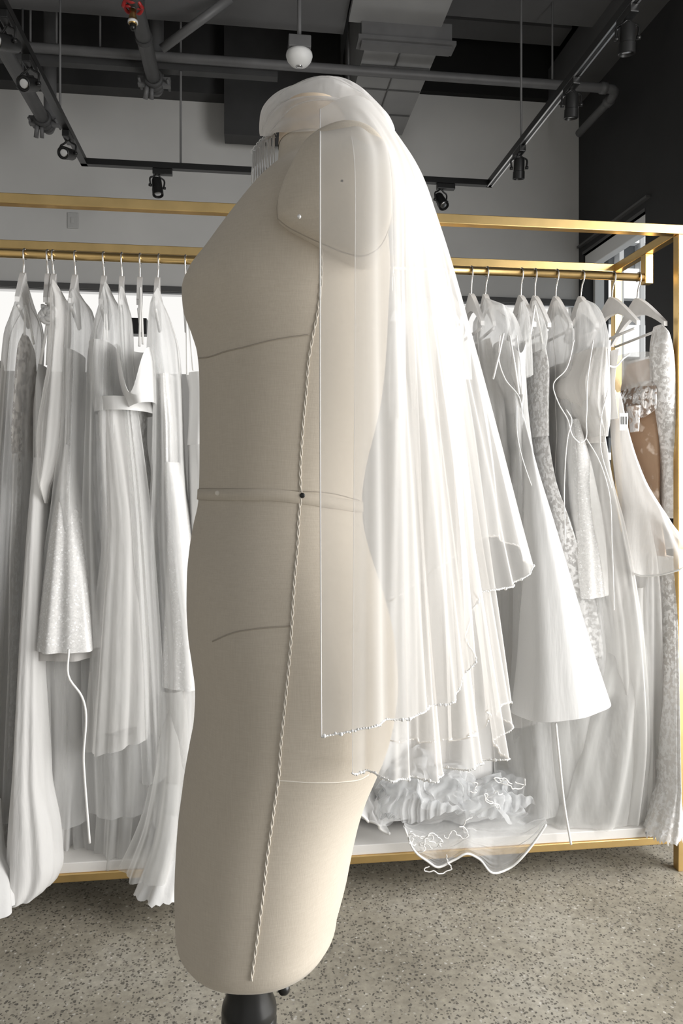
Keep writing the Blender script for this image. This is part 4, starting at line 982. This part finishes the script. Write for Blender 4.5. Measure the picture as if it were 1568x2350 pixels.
# ------------------------------------------------------------------ the veil
vl = thing('bridal_veil', 'two-tier white tulle veil with beaded hem draped over the dress form', 'veil', tuple(FW*(D+0.02)+RT*0.02+np.array([0, 0, 1.62])))
def sheet(cols, nu=200, nv=130, nf=13, amp=0.010, seed=0, start=0.08, quiet=0.12):
    """cols: lists of (px, py, depth) from the gathering down to the hem, in order round the wearer"""
    C = np.array([crom([PD(*p) for p in c], nv) for c in cols])       # k, nv, 3
    rg = np.random.RandomState(seed); ph = rg.rand(5)*6.28
    out = np.zeros((nu, nv, 3))
    for j in range(nv): out[:, j] = crom(C[:, j], nu)
    u = np.linspace(0, 1, nu); v = np.linspace(0, 1, nv)
    g_ = np.clip((v-start)/(1-start), 0, 1)**0.8
    q = np.clip(u/quiet, 0, 1)
    wob = np.sin(2*math.pi*nf*u+ph[0]+1.2*np.sin(5*u+ph[1])) + 0.5*np.sin(2*math.pi*nf*1.9*u+ph[2]) + 0.5*np.sin(2*math.pi*nf*0.45*u+ph[3])
    # push along the local normal of the sheet
    du = np.gradient(out, axis=0); dv = np.gradient(out, axis=1); n = np.cross(du, dv); n /= (np.linalg.norm(n, axis=2)[..., None]+1e-9)
    out = out + n*(amp*(q*wob)[:, None]*g_[None, :])[..., None]
    return out
tierA = [
    [(735, 250, .85), (735, 292, .75), (735, 345, .690), (735, 560, .684), (735, 1000, .69), (738, 1692, .70)],
    [(790, 222, .85), (830, 285, .74), (856, 350, .690), (862, 600, .686), (866, 1000, .694), (870, 1664, .715)],
    [(830, 222, .87), (880, 300, .79), (908, 370, .745), (925, 650, .745), (940, 1000, .745), (952, 1638, .755)],
    [(852, 234, .89), (920, 330, .85), (950, 410, .825), (995, 760, .815), (1030, 1050, .815), (1066, 1578, .815)],
    [(864, 244, .91), (945, 365, .90), (975, 450, .895), (1045, 800, .89), (1075, 1050, .89), (1088, 1374, .875)],
    [(874, 254, .93), (960, 385, .94), (995, 485, .95), (1085, 810, .955), (1135, 1030, .95), (1182, 1342, .925)],
    [(880, 260, .95), (965, 395, .98), (1004, 500, 1.00), (1090, 800, 1.02), (1150, 1030, 1.02), (1212, 1276, 1.01)],
    [(876, 258, .98), (945, 375, 1.03), (985, 490, 1.07), (1060, 800, 1.10), (1090, 1020, 1.11), (1112, 1232, 1.10)],
    [(850, 236, 1.0), (900, 340, 1.09), (930, 440, 1.13), (980, 800, 1.15), (1000, 1000, 1.16), (1010, 1300, 1.15)],
    [(800, 222, 1.0), (810, 310, 1.10), (820, 400, 1.16), (830, 800, 1.17), (835, 1000, 1.17), (840, 1420, 1.17)],
]
A = sheet(tierA, nf=12, amp=0.0055, seed=5)
mesh_obj('upper_tier', A.reshape(-1, 3), grid_faces(A.shape[0], A.shape[1]), M['veil'], vl)
tierB = [
    [(770, 232, .86), (800, 290, .745), (812, 350, .706), (815, 650, .704), (812, 1200, .715), (809, 1776, .735)],
    [(805, 224, .87), (856, 300, .75), (884, 370, .713), (895, 650, .712), (900, 1200, .735), (905, 1784, .755)],
    [(830, 228, .88), (890, 330, .81), (922, 420, .79), (950, 750, .79), (970, 1200, .79), (992, 1786, .79)],
    [(850, 236, .90), (915, 345, .86), (948, 440, .85), (1000, 800, .85), (1040, 1200, .84), (1086, 1757, .83)],
    [(864, 246, .92), (930, 365, .90), (965, 470, .905), (1035, 830, .91), (1090, 1250, .90), (1154, 1722, .885)],
    [(870, 252, .94), (938, 380, .95), (975, 490, .96), (1050, 850, .97), (1105, 1300, .96), (1150, 1618, .95)],
    [(868, 252, .97), (925, 370, 1.0), (958, 490, 1.03), (1020, 850, 1.05), (1060, 1300, 1.04), (1085, 1690, 1.03)],
    [(845, 238, 1.0), (885, 345, 1.06), (905, 460, 1.10), (940, 850, 1.12), (955, 1300, 1.12), (965, 1700, 1.11)],
    [(800, 224, 1.0), (810, 310, 1.08), (820, 420, 1.13), (830, 850, 1.14), (830, 1300, 1.14), (830, 1700, 1.14)],
]
Bs = sheet(tierB, nf=11, amp=0.010, seed=9, quiet=0.05)
mesh_obj('lower_tier', Bs.reshape(-1, 3), grid_faces(Bs.shape[0], Bs.shape[1]), M['veil'], vl)
for S in (A, Bs):
    MB().tube(S[0], 0.0007 if S is A else 0.0003, 5).build('edge_thread', M['thread'], vl, True)
    MB().tube(S[:, -1], 0.0009, 5).build('hem_thread', M['thread'], vl, True)
bd_ = MB(); rg = random.Random(2)
for S in (A, Bs):
    H_ = crom(S[:, -1], 330)
    for i, p in enumerate(H_):
        big = rg.random() < 0.10
        bd_.ball(p+np.array([0, 0, rg.uniform(-0.001, 0.001)]), 0.0022 if big else rg.uniform(0.0009, 0.0015), 6, 4)
b = bd_.build('hem_beads', M['bead'], vl, True); b['kind'] = 'stuff'
# gathered cap of net over the neck
def capsheet(seed, sc=1.0, lift=0.0):
    rg = np.random.RandomState(seed); nu, nv = 120, 44
    top = crom([(597, 312, 0), (612, 248, 0), (640, 214, 0), (700, 190, 0), (768, 181, 0), (812, 200, 0), (850, 228, 0), (880, 256, 0), (906, 300, 0)], nu)
    bot = crom([(622, 312, 0), (630, 306, 0), (660, 304, 0), (700, 302, 0), (735, 300, 0), (790, 300, 0), (850, 300, 0), (905, 312, 0)], nu)
    P = np.zeros((nu, 2*nv, 3)); ph = rg.rand(8)*6.28
    for i in range(nu):
        for j in range(2*nv):
            v = j/(2*nv-1)                   # near hem -> crown -> far hem
            a = math.pi*v; hgt = math.sin(a)**0.75; dep = -math.cos(a)
            x = bot[i, 0]*(1-hgt)+top[i, 0]*hgt; y = bot[i, 1]*(1-hgt)+top[i, 1]*hgt
            u = i/(nu-1)
            d = D+0.01+dep*(0.080*sc*(0.35+0.65*math.sin(math.pi*min(1, 0.12+0.8*u))))
            w = 0.0058*(math.sin(24*v+1.6*math.sin(3*u+ph[1])+ph[0])+0.7*math.sin(41*v+3*u+ph[2])+0.4*math.sin(13*u-9*v+ph[3]))*math.sin(math.pi*u)**0.5
            c = np.array([744, 300]); y2 = 300+(y-300)*sc
            p = PD(x, y2, d); nrm = RT*((x-744)/130)+np.array([0, 0, hgt])+FW*dep; nrm /= np.linalg.norm(nrm)
            P[i, j] = p+nrm*w*hgt
    return P
for k, sc in enumerate((1.0, 0.86, 0.66)):
    P = capsheet(20+k, sc)
    if k < 2:
        for q_, j in enumerate((9, 17, 24, 33) if k == 0 else (6, 14, 21, 28)):
            i0, i1 = ((4, 96), (18, 118), (8, 80), (30, 114))[q_]
            jj = np.clip((j+4*np.sin(np.linspace(0, 3, i1-i0)+q_)).astype(float), 0, 86); lo = jj.astype(int); fr_ = (jj-lo)[:, None]
            ii = np.arange(i0, i1); L_ = P[ii, lo]*(1-fr_)+P[ii, lo+1]*fr_
            MB().tube(L_-FW*0.0006, np.concatenate([np.linspace(0.0002, 0.0011, 20), np.full(i1-i0-40, 0.0011), np.linspace(0.0011, 0.0002, 20)]), 5).build('pleat', M['veil_dense'], vl, True)
    mesh_obj('gathered_cap', P.reshape(-1, 3), grid_faces(P.shape[0], P.shape[1]), M['veil_dense'], vl)
cb = thing('hair_comb', 'clear plastic hair comb hanging from the gathered end of the veil', 'comb', PD(602, 330, 0.90))
A0, A1 = PD(583, 348, 0.885), PD(628, 310, 0.90)
spine = crom([A0, (A0+A1)/2+np.array([0, 0, 0.004]), A1], 20)
MB().tube(spine, 0.0022, 8).build('comb_spine', M['comb'], cb, True)
for k in range(9):
    s = k/8; a = spine[int(s*19)]; x1 = 582+s*46; e = PD(x1-1+2*s, 436-28*s, 0.885+0.015*s)
    MB().tube(crom([a, (a+e)/2-FW*0.004, e], 12), [0.0018]*9+[0.0013, 0.0010, 0.0005], 6).build('tooth', M['comb'], cb, True)
for k in range(7):
    s = k/6; c = spine[int(s*19)]; MB().tube([c+np.array([0.0035*math.cos(t_), 0, 0.0035*math.sin(t_)]) for t_ in np.linspace(0, 5.5, 9)], 0.0005, 4).build('stitch', M['thread'], cb, True)
MB().tube([A0, PD(577, 400, 0.885), PD(578, 470, 0.885)], 0.0005, 4).build('loose_thread', M['thread'], cb, True)
